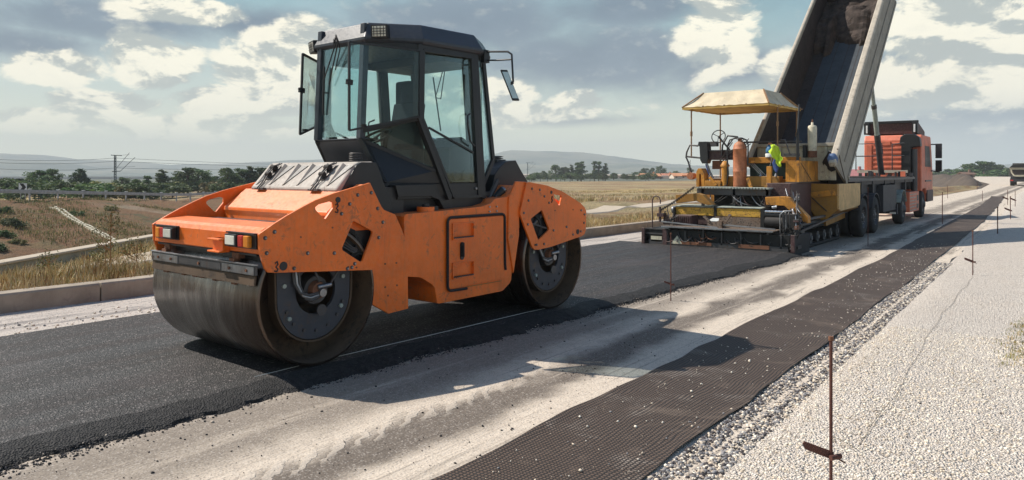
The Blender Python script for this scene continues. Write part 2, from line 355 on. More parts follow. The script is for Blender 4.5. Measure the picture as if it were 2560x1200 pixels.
# ============================================================ GROUND
def gmat(name, fn):
    m, t, b = newmat(name); o = t.new('ShaderNodeTexCoord').outputs['Object']; fn(t, b, o); return m
def f_base(t, b, o):
    # pale compacted base: dust, tyre lanes along the road, a dark stained band that also deepens the shadow
    al = t.scale(o, (3.0, .16, 1)); n1 = t.noise(al, 1.5, 8, .62, .35); n2 = t.noise(o, .8, 6, .6, .4); n3 = t.noise(o, 14, 6, .7); n4 = t.noise(t.scale(o, (26, .5, 1)), 1.2, 5, .6)
    col = t.mix(n3, (.46, .38, .30), (.76, .66, .54))
    x, y, z = t.xyz(o)
    xw = t.math('ADD', x, t.math('MULTIPLY', t.math('SUBTRACT', n2, .5), .8))
    band = t.math('SUBTRACT', 1.0, t.ramp(t.math('ABSOLUTE', t.math('SUBTRACT', xw, -3.42)), .10, .36))     # grey wheel lane
    stain_shade = t.math('SUBTRACT', 1.0, t.ramp(t.math('ABSOLUTE', t.math('SUBTRACT', xw, -4.45)), .25, .75))  # stained base, its colour also lowered to deepen the shadow cast there
    dk = t.math('MAXIMUM', t.math('MULTIPLY', band, 1.0), t.math('MULTIPLY', stain_shade, .78))
    dk = t.math('MULTIPLY', dk, t.ramp(n1, .22, .48))
    dk = t.math('MAXIMUM', dk, t.math('MULTIPLY', t.ramp(n4, .52, .70), .55))
    dk = t.math('MAXIMUM', dk, t.math('MULTIPLY', t.ramp(n1, .56, .72), .7))
    col = t.mix(t.math('MULTIPLY', dk, .9), col, t.mix(n3, (.055, .042, .034), (.15, .12, .095)))
    v = t.voro(o, 110, out='Color'); vv = t.xyz(v)[0]
    col = t.mix(t.math('MULTIPLY', t.ramp(vv, .8, .95), .35), col, (.62, .56, .5)); col = t.mix(t.math('MULTIPLY', t.ramp(vv, .16, .05), .45), col, (.09, .075, .065))
    # lug prints of a loader tyre
    w = t.new('ShaderNodeTexWave', wave_type='BANDS', bands_direction='DIAGONAL'); t.put(w.inputs['Vector'], t.scale(o, (1.2, 1, 1))); w.inputs['Scale'].default_value = 2.9; w.inputs['Distortion'].default_value = 5; w.inputs['Detail'].default_value = 4; w.inputs['Detail Scale'].default_value = 2.5
    lane = t.math('SUBTRACT', 1.0, t.ramp(t.math('ABSOLUTE', t.math('SUBTRACT', xw, -3.62)), .05, .15))
    lug = t.math('MULTIPLY', t.math('MULTIPLY', lane, t.ramp(w.outputs['Fac'], .55, .75)), t.ramp(y, 7, 3))
    col = t.mix(t.math('MULTIPLY', lug, .55), col, (.62, .54, .45))
    t.l.new(col, b.inputs['Base Color']); b.inputs['Roughness'].default_value = .95
    h = t.math('ADD', t.math('MULTIPLY', n3, .5), t.math('MULTIPLY', t.voro(o, 60), .35)); h = t.math('ADD', h, t.math('MULTIPLY', n4, .8)); h = t.math('ADD', h, t.math('MULTIPLY', lug, .5))
    t.l.new(t.bump(h, .012, .8), b.inputs['Normal'])
gmat('dustbase', f_base)
def f_asph(t, b, o):
    v = t.voro(o, 85, out='Color'); vv = t.xyz(v)[0]; n = t.noise(o, .7, 5, .6, .4); nl = t.noise(t.scale(o, (3, .12, 1)), 1.4, 5, .6)
    col = t.mix(vv, (.005, .0048, .005), (.040, .036, .035)); col = t.mix(t.math('MULTIPLY', t.ramp(vv, .88, .98), .85), col, (.24, .21, .20))
    col = t.mix(t.math('MULTIPLY', t.ramp(n, .5, .7), .35), col, (.075, .058, .058)); col = t.mix(t.math('MULTIPLY', t.ramp(nl, .5, .72), .35), col, (.085, .068, .062))
    t.l.new(col, b.inputs['Base Color']); t.put(b.inputs['Roughness'], t.ramp(nl, .3, .7, .55, .8))
    h = t.math('ADD', t.voro(o, 85), t.math('MULTIPLY', t.noise(o, 150, 3), .5)); t.l.new(t.bump(h, .009, 1), b.inputs['Normal'])
gmat('asphalt', f_asph)
def f_asph2(t, b, o):
    v = t.xyz(t.voro(o, 40, out='Color'))[0]; n = t.noise(o, 18, 6, .7)
    t.l.new(t.mix(v, (.006, .006, .006), (.034, .031, .030)), b.inputs['Base Color']); b.inputs['Roughness'].default_value = .8; t.l.new(t.bump(t.math('ADD', n, t.voro(o, 75)), .016, 1), b.inputs['Normal'])
gmat('asphaltrough', f_asph2)
def f_shoulder(t, b, o):
    n = t.noise(t.scale(o, (2.2, .3, 1)), 1.6, 8, .65, .5); n3 = t.noise(o, 22, 5, .7); v = t.xyz(t.voro(o, 40, out='Color'))[0]
    col = t.mix(n3, (.42, .37, .33), (.58, .52, .46)); col = t.mix(t.math('MULTIPLY', t.ramp(n, .48, .62), .75), col, (.17, .155, .15)); col = t.mix(t.math('MULTIPLY', t.ramp(v, .85, .97), .5), col, (.08, .07, .07))
    t.l.new(col, b.inputs['Base Color']); b.inputs['Roughness'].default_value = .95; t.l.new(t.bump(t.voro(o, 45), .012, .9), b.inputs['Normal'])
gmat('shoulderdust', f_shoulder)
def f_gravel(t, b, o):
    v = t.voro(o, 72); c = t.xyz(t.voro(o, 72, out='Color')); v2 = t.voro(o, 30); n = t.noise(o, 1.2, 6, .65, .3)
    col = t.mix(c[0], (.64, .55, .46), (.94, .86, .76)); col = t.mix(t.math('MULTIPLY', t.ramp(c[1], .93, .98), .6), col, (.18, .14, .12))
    col = t.mix(t.math('MULTIPLY', t.ramp(v, .42, .62), .5), col, (.26, .215, .18)); col = t.mix(t.math('MULTIPLY', t.ramp(n, .45, .75), .25), col, (.60, .50, .40))
    t.l.new(col, b.inputs['Base Color']); b.inputs['Roughness'].default_value = .92
    h = t.math('MULTIPLY', t.math('SUBTRACT', 1.0, v), 1.0); h = t.math('ADD', h, t.math('MULTIPLY', t.math('SUBTRACT', 1.0, v2), .7)); t.l.new(t.bump(h, .018, 1), b.inputs['Normal'])
gmat('gravelwhite', f_gravel)
def f_grid(t, b, o):
    x, y, z = t.xyz(o); S = 36.0
    def line(c, k): return t.ramp(t.math('ABSOLUTE', t.math('SUBTRACT', t.math('FRACT', t.math('MULTIPLY', c, k)), .5)), .25, .38)
    nn = t.noise(o, 1.3, 4); xw = t.math('ADD', x, t.math('MULTIPLY', t.noise(t.scale(o, (1, .5, 1)), 2.0, 3), .16))
    g = t.math('MAXIMUM', line(xw, S), line(t.math('ADD', y, t.math('MULTIPLY', nn, .06)), S))
    n = t.noise(o, 2.2, 8, .68, .5); n3 = t.noise(o, 40, 4, .7)
    under = t.mix(n3, (.06, .038, .028), (.19, .128, .09)); under = t.mix(t.math('MULTIPLY', t.ramp(n, .52, .72), .8), under, (.34, .285, .24))
    
    col = t.mix(g, under, t.mix(n3, (.018, .013, .010), (.040, .031, .027))); col = t.mix(t.math('MULTIPLY', t.ramp(t.noise(o, 1.3, 8, .72, .6), .52, .66), .5), col, (.19, .14, .105))
    t.l.new(col, b.inputs['Base Color']); b.inputs['Roughness'].default_value = .7
    t.l.new(t.bump(t.math('ADD', t.math('MULTIPLY', g, .7), t.math('MULTIPLY', n3, .3)), .010, 1), b.inputs['Normal'])
gmat('geogrid', f_grid)
def f_land(t, b, o):
    # dry farmland, bare red-brown cuttings, green patches; everything keyed to world position
    x, y, z = t.xyz(o); geo = t.xyz(t.new('ShaderNodeNewGeometry').outputs['True Normal'])[2]
    n1 = t.noise(o, .035, 8, .6, .5); n2 = t.noise(o, .45, 8, .68, .4); n3 = t.noise(o, 3.5, 6, .7); n4 = t.noise(t.scale(o, (.02, .16, 1)), 1.0, 6, .6, .3)
    col = t.mix(n3, (.26, .19, .09), (.50, .40, .23)); col = t.mix(t.ramp(n4, .42, .54), col, (.30, .19, .10)); col = t.mix(t.math('MULTIPLY', t.ramp(n1, .5, .62), .7), col, (.50, .37, .16))
    col = t.mix(t.math('MULTIPLY', t.ramp(n2, .52, .66), .6), col, t.mix(n3, (.10, .10, .035), (.24, .20, .08)))
    soil = t.mix(n3, (.075, .034, .014), (.31, .155, .06)); soil = t.mix(t.math('MULTIPLY', t.ramp(n2, .46, .62), .62), soil, t.mix(n3, (.085, .070, .025), (.25, .175, .07)))
    soil = t.mix(t.math('MULTIPLY', t.ramp(t.noise(o, .22, 6, .7), .55, .68), .7), soil, (.055, .075, .028)); soil = t.mix(t.math('MULTIPLY', t.ramp(t.noise(o, .12, 5, .6), .58, .7), .4), soil, (.42, .36, .27))
    r = t.math('ADD', t.math('MULTIPLY', x, RT[0]), t.math('MULTIPLY', y, RT[1]))
    near = t.ramp(r, -10, -10.8); near2 = t.math('MULTIPLY', near, t.ramp(r, -46, -43.5))
    dd = t.math('ADD', t.math('MULTIPLY', x, FW[0]), t.math('MULTIPLY', y, FW[1]))
    wood = t.math('MAXIMUM', t.ramp(dd, 330, 380), t.math('MULTIPLY', t.ramp(dd, 150, 180), t.ramp(r, -40, -60)))
    near2 = t.math('MULTIPLY', near2, t.ramp(dd, 260, 200))
    col = t.mix(t.math('MULTIPLY', wood, .92), col, t.mix(n2, (.02, .04, .02), (.07, .085, .035)))
    col = t.mix(near2, col, soil)
    t.l.new(col, b.inputs['Base Color']); b.inputs['Roughness'].default_value = .95
    t.l.new(t.bump(t.math('ADD', n3, t.math('MULTIPLY', n2, 2)), .30, 1), b.inputs['Normal'])
gmat('land', f_land)
def f_path(t, b, o):
    n = t.noise(o, .9, 8, .7, .5); n3 = t.noise(o, 8, 5, .7)
    col = t.mix(n3, (.38, .31, .23), (.56, .48, .38)); col = t.mix(t.math('MULTIPLY', t.ramp(n, .56, .68), .7), col, (.30, .24, .12)); t.l.new(col, b.inputs['Base Color']); b.inputs['Roughness'].default_value = .95
gmat('path', f_path)
def f_mound(t, b, o):
    n = t.noise(o, .5, 8, .7, .5); t.l.new(t.mix(n, (.035, .028, .022), (.16, .12, .09)), b.inputs['Base Color']); b.inputs['Roughness'].default_value = .95; t.l.new(t.bump(n, .3, 1), b.inputs['Normal'])
gmat('mound', f_mound)
def f_hill(t, b, o):
    n = t.noise(o, .006, 8, .65, .4); n2 = t.noise(o, .03, 6, .6); col = t.mix(t.ramp(n, .42, .58), (.10, .135, .12), (.20, .21, .17)); col = t.mix(t.math('MULTIPLY', n2, .3), col, (.26, .25, .20))
    t.l.new(col, b.inputs['Base Color']); b.inputs['Roughness'].default_value = 1
gmat('hill', f_hill)

def ss(e0, e1, x):
    u = np.clip((x-e0)/(e1-e0), 0, 1); return u*u*(3-2*u)
def vnoise(x, y, sc, seed=0):
    """cheap smooth value noise for mesh relief"""
    x = np.asarray(x, float)*sc; y = np.asarray(y, float)*sc; xi = np.floor(x); yi = np.floor(y); fx_ = x-xi; fy_ = y-yi
    def h(a, b_): q = np.sin(a*127.1+b_*311.7+seed*74.7)*43758.5453; return q-np.floor(q)
    fx_ = fx_*fx_*(3-2*fx_); fy_ = fy_*fy_*(3-2*fy_)
    return (h(xi, yi)*(1-fx_)+h(xi+1, yi)*fx_)*(1-fy_)+(h(xi, yi+1)*(1-fx_)+h(xi+1, yi+1)*fx_)*fy_
def kerbx(y): return -10.24+.033*(np.clip(np.asarray(y, float), -30, 70)-3)     # kerb face line
def land_z(x, y):
    x = np.asarray(x, float); y = np.asarray(y, float); d = x*FW[0]+y*FW[1]; r = x*RT[0]+y*RT[1]
    off = kerbx(np.clip(y, -20, 60))-x                         # metres left of the kerb face
    side = .15-.30*ss(.6, 3.2, off)-.95*ss(12, 45, off)
    crest = -.5-np.clip((d-60)*.04, -.3, 1.4)
    t1 = ss(-10.3, -25, r)
    bank = -.50+(-3.3+.50)*t1; bank = bank+(crest-bank)*np.clip((-27-r)/15., 0, 1)
    bank = np.where(r < -42, crest-.9*ss(-43, -60, r), bank)
    m = ss(-10.0, -10.6, r)*(1-ss(130, 260, d))
    left = side*(1-m)+bank*m
    left = left+(vnoise(x, y, .5, 1)-.5)*.25*ss(1, 4, off)+(vnoise(x, y, .12, 2)-.5)*.6*ss(20, 40, -r)*(1-ss(150, 300, d))
    right = np.full_like(x, -.15)
    left = left-.35*ss(-8.2, -9.4, r)*(1-m)*ss(4, 9, d)
    left = left-9.0*ss(170, 620, d)*ss(60, 160, -x)
    z = np.where(off > .05, left, right)
    farroad = np.full_like(x, -1.15)
    return np.where(off > 40, z, z*(1-ss(90, 150, y))+(z*.0-.9)*ss(90, 150, y))
def grid_mesh(name, xs, ys, fz, mat, kind='structure', smooth=True, shear=False):
    X_, Y_ = np.meshgrid(xs, ys)
    if shear: X_ = X_+np.where(X_ < -10, kerbx(Y_)+10.24, 0)
    Z_ = fz(X_, Y_); n, m_ = len(xs), len(ys)
    v = np.stack([X_.ravel(), Y_.ravel(), Z_.ravel()], 1)
    i = np.arange((m_-1)*n).reshape(m_-1, n)[:, :-1].ravel(); f = np.stack([i, i+1, i+n+1, i+n], 1)
    me = bpy.data.meshes.new(name); me.from_pydata(v.tolist(), [], f.tolist()); me.materials.append(MATS[mat])
    me.polygons.foreach_set('use_smooth', [smooth]*len(f)); me.update()
    o_ = bpy.data.objects.new(name, me); col0.objects.link(o_); o_['kind'] = kind; return o_
def spaced(lo, hi, c, fine, grow):
    a = [c]; s_ = fine
    while a[-1] < hi: a.append(a[-1]+s_); s_ *= grow
    b_ = [c]; s_ = fine
    while b_[-1] > lo: b_.append(b_[-1]-s_); s_ *= grow
    return np.array(sorted(set(b_+a)))
gx = spaced(-3300, -10.36, -10.36, .35, 1.035); gx = gx[gx <= -10.359]; gx = np.concatenate([gx, [-10.26, -10.1, -4, 2, 8, 14, 22, 35, 60, 110, 220, 500, 1200, 2200, 3500]])
grid_mesh('ground', gx, spaced(-800, 3350, 6, .6, 1.03), land_z, 'land', shear=True)

# base of the new road (pale, dusty), curving away to the left far off
def ribbon(name, L_, R_, z, mat, kind='structure', sub=1):
    v = []; f = []
    for (a, b_) in zip(L_, R_): v += [(a[0], a[1], z), (b_[0], b_[1], z)]
    for i in range(len(L_)-1): f.append((2*i, 2*i+1, 2*i+3, 2*i+2))
    me = bpy.data.meshes.new(name); me.from_pydata(v, [], f); me.materials.append(MATS[mat]); me.update()
    o_ = bpy.data.objects.new(name, me); col0.objects.link(o_); o_['kind'] = kind; return o_
ribbon('road_base', [(-10.5,-6), (-10.0,6), (-9.3,25), (-8.6,38), (-7.0,60), (-6.5,90), (-8,125), (-12,160), (-22,200), (-48,260), (-140,330), (-400,420)],
       [(9,-6), (9,6), (9,25), (9,38), (9,60), (9,90), (10,125), (12,160), (10,230), (-10,320), (-110,400), (-380,500)], GZ, 'dustbase')
BL = [(-9.3,25), (-8.6,38), (-7.0,60), (-6.5,90), (-8,125), (-12,160), (-22,200), (-48,260), (-140,330), (-400,420)]
v = []; f = []
for i, (x, y) in enumerate(BL):
    k = min(3.5, .2+i*.6); v += [(x+.2, y, GZ-.012), (x-.3, y, GZ-.03), (x-.3-k, y-k*.5, -.75), (x-.5-2*k, y-k, -1.6)]
f = [(i*4+j, i*4+j+1, i*4+j+5, i*4+j+4) for i in range(len(BL)-1) for j in range(3)]
me = bpy.data.meshes.new('road_bank'); me.from_pydata(v, [], f); me.materials.append(MATS['mound']); me.update(); o_ = bpy.data.objects.new('road_bank', me); col0.objects.link(o_); o_['kind'] = 'structure'
ribbon('road_shoulder', [(kerbx(y), y) for y in (-6, 10, 25, 40)], [(-8.3, y) for y in (-6, 10, 25, 40)], GZ+.012, 'shoulderdust')
# fresh asphalt mat, laid as far as the paver
ys = np.concatenate([np.arange(-2, 8, .035), np.arange(8, 15.75, .07)])
def edge(y): return np.interp(y, [-2, 3.5, 7.6, 14.8, 16], [-4.93, -4.92, -4.62, -4.27, -4.2])
def asph(X_, Y_):
    e = edge(Y_)+(vnoise(Y_, X_*0, 3.1, 3)-.5)*.10+(vnoise(Y_, X_*0, 14, 4)-.5)*.06
    u = X_; z = np.zeros_like(X_)
    return z
us = np.array([0, .004, .02]+list(np.linspace(.06, 1, 14)))
rows = []
for y in ys:
    e = float(edge(y))+(float(vnoise(y, 0, 1.6, 3))-.5)*.14+(float(vnoise(y, 0, 6, 4))-.5)*.07+(float(vnoise(y, 0, 23, 4))-.5)*.02; l = -8.55+(float(vnoise(y, 3, 1.2, 6))-.5)*.06+.006*y
    row = [(e+.085+(float(vnoise(y, 5, 17, 9))-.5)*.06, y, GZ-.01), (e+.045+(float(vnoise(y, 9, 15, 5))-.5)*.03, y, -.045), (e-.05, y, -.016-.006*float(vnoise(y, 2, 9, 4))), (e-.17-.04*float(vnoise(y, 7, 3, 4)), y, 0.0)]
    for q in (.2, .5, .8, .97): row.append((e+(l-e)*q, y, 0))
    row += [(l, y, 0), (l-.03, y, -.02), (l-.06, y, GZ-.01)]; rows.append(row)
k = len(rows[0]); v = [p for r_ in rows for p in r_]; f = [(i*k+j, i*k+j+1, (i+1)*k+j+1, (i+1)*k+j) for i in range(len(rows)-1) for j in range(k-1)]
me = bpy.data.meshes.new('asphalt_layer'); me.from_pydata(v, [], f); me.materials.append(MATS['asphalt']); me.materials.append(MATS['asphaltrough'])
me.polygons.foreach_set('material_index', [1 if (i % (k-1)) < 3 or (i % (k-1)) > 7 else 0 for i in range(len(f))]); me.update()
o_ = bpy.data.objects.new('asphalt_layer', me); col0.objects.link(o_); o_['kind'] = 'structure'
# black geogrid mat
def curve_x(y, a): return np.interp(y, [-2, 3, 8, 16, 29, 45, 58, 62], a)
my = np.concatenate([np.arange(-2, 12, .1), np.arange(12, 62.1, 1.0)])
mr = curve_x(my, [-1.84, -1.84, -1.87, -1.93, -2.09, -2.5, -2.95, -3.1])+(vnoise(my, 0, .9, 2)-.5)*.05+(vnoise(my, 3, 2.6, 2)-.5)*.035
ml = curve_x(my, [-2.82, -2.80, -2.80, -2.82, -3.0, -3.25, -3.7, -3.9])+(vnoise(my, 9, .5, 2)-.5)*.02+(vnoise(my, 5, 2.2, 2)-.5)*.05
v = []; f = []; U = 10
for i, y in enumerate(my):
    for j in range(U+1):
        u = j/U; x = ml[i]*(1-u)+mr[i]*u; v.append((x, y, GZ+.009+.012*float(vnoise(x, y, 1.3, 8))+(.016 if j in (0, U) else 0)*float(vnoise(x, y, 2.1, 7))))
for i in range(len(my)-1):
    for j in range(U): f.append((i*(U+1)+j, i*(U+1)+j+1, (i+1)*(U+1)+j+1, (i+1)*(U+1)+j))
me = bpy.data.meshes.new('geogrid_mat'); me.from_pydata(v, [], f); me.materials.append(MATS['geogrid']); me.update()
o_ = bpy.data.objects.new('geogrid_mat', me); col0.objects.link(o_); o_['kind'] = 'structure'
sm_ = o_.modifiers.new('thick', 'SOLIDIFY'); sm_.thickness = .004
# white gravel verge on the right
gy = np.concatenate([np.arange(-3, 14, .12), np.arange(14, 70, .6), [80, 100, 130]])
gu = [0, .12, .25, .4, .6, .9, 1.3, 1.8, 2.5, 3.5, 5, 7, 10, 14]
v = []; f = []
for y in gy:
    xr = float(curve_x(y, [-1.72, -1.72, -1.72, -1.78, -1.86, -2.1, -2.5, -2.7]))
    for j, u in enumerate(gu):
        x = xr+u; z = GZ-.012+.055*min(1, u/.35)+(float(vnoise(x, y, 2.2, 5))-.5)*.03*(u > .1)+(float(vnoise(x, y, .5, 6))-.5)*.06*(u > .3); v.append((x, y, z))
n = len(gu); f = [(i*n+j, i*n+j+1, (i+1)*n+j+1, (i+1)*n+j) for i in range(len(gy)-1) for j in range(n-1)]
me = bpy.data.meshes.new('gravel_verge'); me.from_pydata(v, [], f); me.materials.append(MATS['gravelwhite']); me.materials.append(MATS['asphaltrough']); me.polygons.foreach_set('material_index', [1 if i % (n-1) < 1 and i//(n-1) < 150 else 0 for i in range(len(f))]); me.polygons.foreach_set('use_smooth', [True]*len(f)); me.update()
o_ = bpy.data.objects.new('gravel_verge', me); col0.objects.link(o_); o_['kind'] = 'structure'
def gravel_z(x, y):
    xr = float(curve_x(y, [-1.72, -1.72, -1.72, -1.78, -1.86, -2.1, -2.5, -2.7])); u = x-xr
    return GZ if u < 0 else GZ-.012+.055*min(1, u/.35)+(float(vnoise(x, y, 2.2, 5))-.5)*.03*(u > .1)+(float(vnoise(x, y, .5, 6))-.5)*.06*(u > .3)

# loose stones (nobody could count them): one mesh each
ICO = None
def stones(name, pts, sizes, mats, weights, label=None):
    t_ = (1+sqrt(5))/2; iv = np.array([(-1,t_,0),(1,t_,0),(-1,-t_,0),(1,-t_,0),(0,-1,t_),(0,1,t_),(0,-1,-t_),(0,1,-t_),(t_,0,-1),(t_,0,1),(-t_,0,-1),(-t_,0,1)])/sqrt(1+t_*t_)
    fi = np.array([(0,11,5),(0,5,1),(0,1,7),(0,7,10),(0,10,11),(1,5,9),(5,11,4),(11,10,2),(10,7,6),(7,1,8),(3,9,4),(3,4,2),(3,2,6),(3,6,8),(3,8,9),(4,9,5),(2,4,11),(6,2,10),(8,6,7),(9,8,1)])
    N = len(pts); pts = np.array(pts); sizes = np.array(sizes)
    V = np.repeat(iv[None], N, 0)*(1+(rng.random((N, 12, 1))-.5)*.5)*(.6+.8*rng.random((N, 1, 3)))
    a = rng.random(N)*2*pi; c, s_ = np.cos(a), np.sin(a); Vx = V[:, :, 0]*c[:, None]-V[:, :, 1]*s_[:, None]; Vy = V[:, :, 0]*s_[:, None]+V[:, :, 1]*c[:, None]; V[:, :, 0] = Vx; V[:, :, 1] = Vy; V[:, :, 2] *= .75
    V = V*sizes[:, None, None]+pts[:, None, :]
    F = (fi[None]+(np.arange(N)*12)[:, None, None]).reshape(-1, 3)
    me = bpy.data.meshes.new(name); me.vertices.add(N*12); me.vertices.foreach_set('co', V.reshape(-1)); me.loops.add(len(F)*3); me.loops.foreach_set('vertex_index', F.reshape(-1).astype(np.int32))
    me.polygons.add(len(F)); me.polygons.foreach_set('loop_start', np.arange(0, len(F)*3, 3, dtype=np.int32)); me.polygons.foreach_set('loop_total', np.full(len(F), 3, dtype=np.int32))
    for m_ in mats: me.materials.append(MATS[m_])
    me.polygons.foreach_set('material_index', np.repeat(rng.choice(len(mats), N, p=weights), 20).astype(np.int32)); me.update(calc_edges=True)
    o_ = bpy.data.objects.new(name, me); col0.objects.link(o_); o_['kind'] = 'stuff'; return o_
for nm, c in (('st_white', (.84, .74, .62)), ('st_cream', (.70, .59, .46)), ('st_tan', (.42, .35, .28)), ('st_grey', (.26, .25, .25)), ('st_dark', (.07, .06, .062)), ('st_black', (.022, .021, .022))):
    paint(nm, c, .9, var=.25, ns=20, bumpd=0)
pp = []; sz = []
for i in range(34000):
    y = 1.9+7*rng.random()**1.25; x = -1.66+rng.random()*3.0
    pp.append((x, y, gravel_z(x, y)+.002)); sz.append(.003+.0075*rng.random()**2.5)
stones('gravel', pp, sz, ['st_white', 'st_cream', 'st_tan', 'st_dark'], [.62, .31, .06, .01])
pp = []; sz = []
for i in range(19000):
    y = 2+14*rng.random()**1.6; xr = float(curve_x(y, [-1.84, -1.84, -1.87, -1.93, -2.09, -2.5, -2.95, -3.1])); u = rng.random()
    x = xr+.0+.33*u**1.25; pp.append((x, y, gravel_z(x, y)+.004)); sz.append(.005+.011*rng.random()**2.2)
stones('crushed_stone', pp, sz, ['st_grey', 'st_dark', 'st_cream', 'st_tan', 'st_white'], [.36, .34, .11, .10, .09])
pp = []; sz = []
for i in range(6500):
    y = 1+15*rng.random()**1.3; x = float(edge(y))+.01+abs(rng.normal())*.075; pp.append((x, y, GZ+.004+max(0, .045-(x-float(edge(y))))*.8)); sz.append(.003+.006*rng.random()**2)
for i in range(1800):
    y = 1+26*rng.random()**1.3; x = -4.8+rng.random()*3; pp.append((x, y, GZ+.004)); sz.append(.003+.007*rng.random()**3)
stones('asphalt_crumbs', pp, sz, ['st_black', 'st_dark', 'st_tan'], [.75, .17, .08])
pp = []; sz = []
for i in range(900):
    y = 2+18*rng.random(); x = -2.7+rng.random()*.9; pp.append((x, y, GZ+.022)); sz.append(.003+.008*rng.random()**3)
for i in range(900):
    y = 1+14*rng.random(); x = -9.5+rng.random()*1.0; pp.append((x, y, GZ+.02)); sz.append(.005+.014*rng.random()**2)
stones('scattered_chips', pp, sz, ['st_white', 'st_cream', 'st_grey'], [.5, .3, .2])

# concrete kerb in cast lengths
KL = 3.02; k0 = -4.5
kproto = None
for i in range(15):
    y0 = k0+i*KL; y1 = y0+KL-.018; a = float(kerbx(y0)); b_ = float(kerbx(y1))
    if y1 < -2: continue
    if kproto is None:
        L_ = sqrt((y1-y0)**2+(b_-a)**2); mb = MB('concrete'); mb.prism([(0, -.12), (0, .155), (-.02, .18), (-.26, .18), (-.28, .155), (-.28, -.12)], 0, L_); kproto = mb.build('kerb_block', bevel=.008); o_ = kproto
    else: o_ = kproto.copy(); col0.objects.link(o_)
    o_.location = (a, y0, -.0); o_.rotation_euler = (0, 0, atan2(a-b_, y1-y0))
    tag(o_, 'grey cast concrete kerb block beyond the road, %s from the left picture edge' % ('nearest and first' if i == 0 else ORD[i].replace('leftmost', 'first')), 'kerb', 'concrete kerb blocks along the road')
# canal wall, dirt path, mound
v0 = W(8, -12.75); 
cw = MB('canalstone'); a = W(8, -10.15); b_ = W(66, -10.15)
cw.bar((a[0], a[1], -.42), (b_[0], b_[1], -.5), .26, .50); cw.use('path').bar((a[0], a[1], -.14), (b_[0], b_[1], -.22), .36, .06)
tag(recentre(cw.build('canal_wall', bevel=.02), (a[0], a[1], -.42)), 'long low stone canal wall crossing the field below the earth bank', 'wall')
pL = [(-14.9, -4), (-15.1, 5), (-16.0, 14), (-17.3, 26), (-18.6, 36), (-21, 60)]; pR = [(-13.9, -4), (-13.9, 5), (-14.8, 14), (-16.1, 26), (-17.3, 36), (-19.4, 60)]
v = []; f = []
for i in range(60):
    y = -4+64*i/59
    for j in range(8):
        q = min(max(j-1, 0), 5)/5; x = np.interp(y, [p[1] for p in pL], [p[0] for p in pL])*(1-q)+np.interp(y, [p[1] for p in pR], [p[0] for p in pR])*q; v.append((float(x)+(-.5 if j == 0 else .5 if j == 7 else 0), y, float(land_z(x, y))+(.05 if 0 < j < 7 else -.35)))
f = [(i*8+j, i*8+j+1, (i+1)*8+j+1, (i+1)*8+j) for i in range(59) for j in range(7)]
me = bpy.data.meshes.new('dirt_path'); me.from_pydata(v, [], f); me.materials.append(MATS['path']); me.update(); o_ = bpy.data.objects.new('dirt_path', me); col0.objects.link(o_); o_['kind'] = 'structure'
def mound(X_, Y_):
    c = np.interp(Y_, [95, 120, 150, 185, 215], [-8.6, -9.6, -14, -24, -40]); w = np.interp(Y_, [95, 120, 150, 185, 215], [.5, 1.4, 3, 4, 3])
    h = np.interp(Y_, [95, 115, 150, 190, 215], [0, .75, 1.15, .8, 0])
    return -.95+h*1.9*np.exp(-((X_-c)/w)**2)*(.6+.8*vnoise(X_, Y_, .35, 11))-.15
grid_mesh('dirt_mound', np.arange(-50, -3, .7), np.arange(92, 218, 1.2), mound, 'mound')

# hills: two ridges with real depth
def ridge(name, d0, prof, depth, z0=-6):
    v = []; f = []; K = 14; xs_ = np.linspace(prof[0][0], prof[-1][0], 150); hs = np.interp(xs_, [p[0] for p in prof], [p[1] for p in prof])
    for i, (px, py) in enumerate(zip(xs_, hs)):
        H_ = (430-py)/1837*d0+1.65+(float(vnoise(px, d0, .02, 3))-.5)*5+(float(vnoise(px, d0, .09, 3))-.5)*2
        for j in range(K+1):
            u = j/K; dd = d0-depth*(1-u*2)*.5+d0*.0; hh = max(0, sin(pi*u))**.8*H_*(1+(float(vnoise(px*.05, j*1.3, 1, 5))-.5)*.25*(u*(1-u)*4-1))
            r = (px-1280)/1837*d0; q = W(dd, r); v.append((q[0], q[1], z0+hh-(z0 if u == .5 else 0)*0-z0*sin(pi*u)))
    f = [(i*(K+1)+j, i*(K+1)+j+1, (i+1)*(K+1)+j+1, (i+1)*(K+1)+j) for i in range(149) for j in range(K)]
    me = bpy.data.meshes.new(name); me.from_pydata(v, [], f); me.materials.append(MATS['hill']); me.polygons.foreach_set('use_smooth', [True]*len(f)); me.update()
    o_ = bpy.data.objects.new(name, me); col0.objects.link(o_); o_['kind'] = 'structure'
ridge('hills', 2300, [(-200, 390), (0, 384), (60, 384), (120, 391), (180, 399), (300, 402), (420, 412), (560, 410), (700, 402), (850, 400), (1000, 396), (1150, 396), (1230, 386), (1270, 376), (1330, 378), (1390, 377), (1460, 380), (1500, 386), (1560, 396), (1640, 406), (1720, 414), (1850, 421), (2000, 424), (2200, 424), (2450, 422), (2560, 410), (2700, 404)], 900)
ridge('near_hills', 1500, [(-300, 418), (-100, 404), (0, 402), (60, 403), (140, 409), (210, 425), (250, 428), (280, 427), (330, 422), (400, 423), (460, 428), (560, 429), (640, 425), (760, 420), (1200, 423), (1300, 411), (1420, 408), (1540, 411), (1660, 416), (1740, 420), (1900, 428), (2200, 429)], 500)
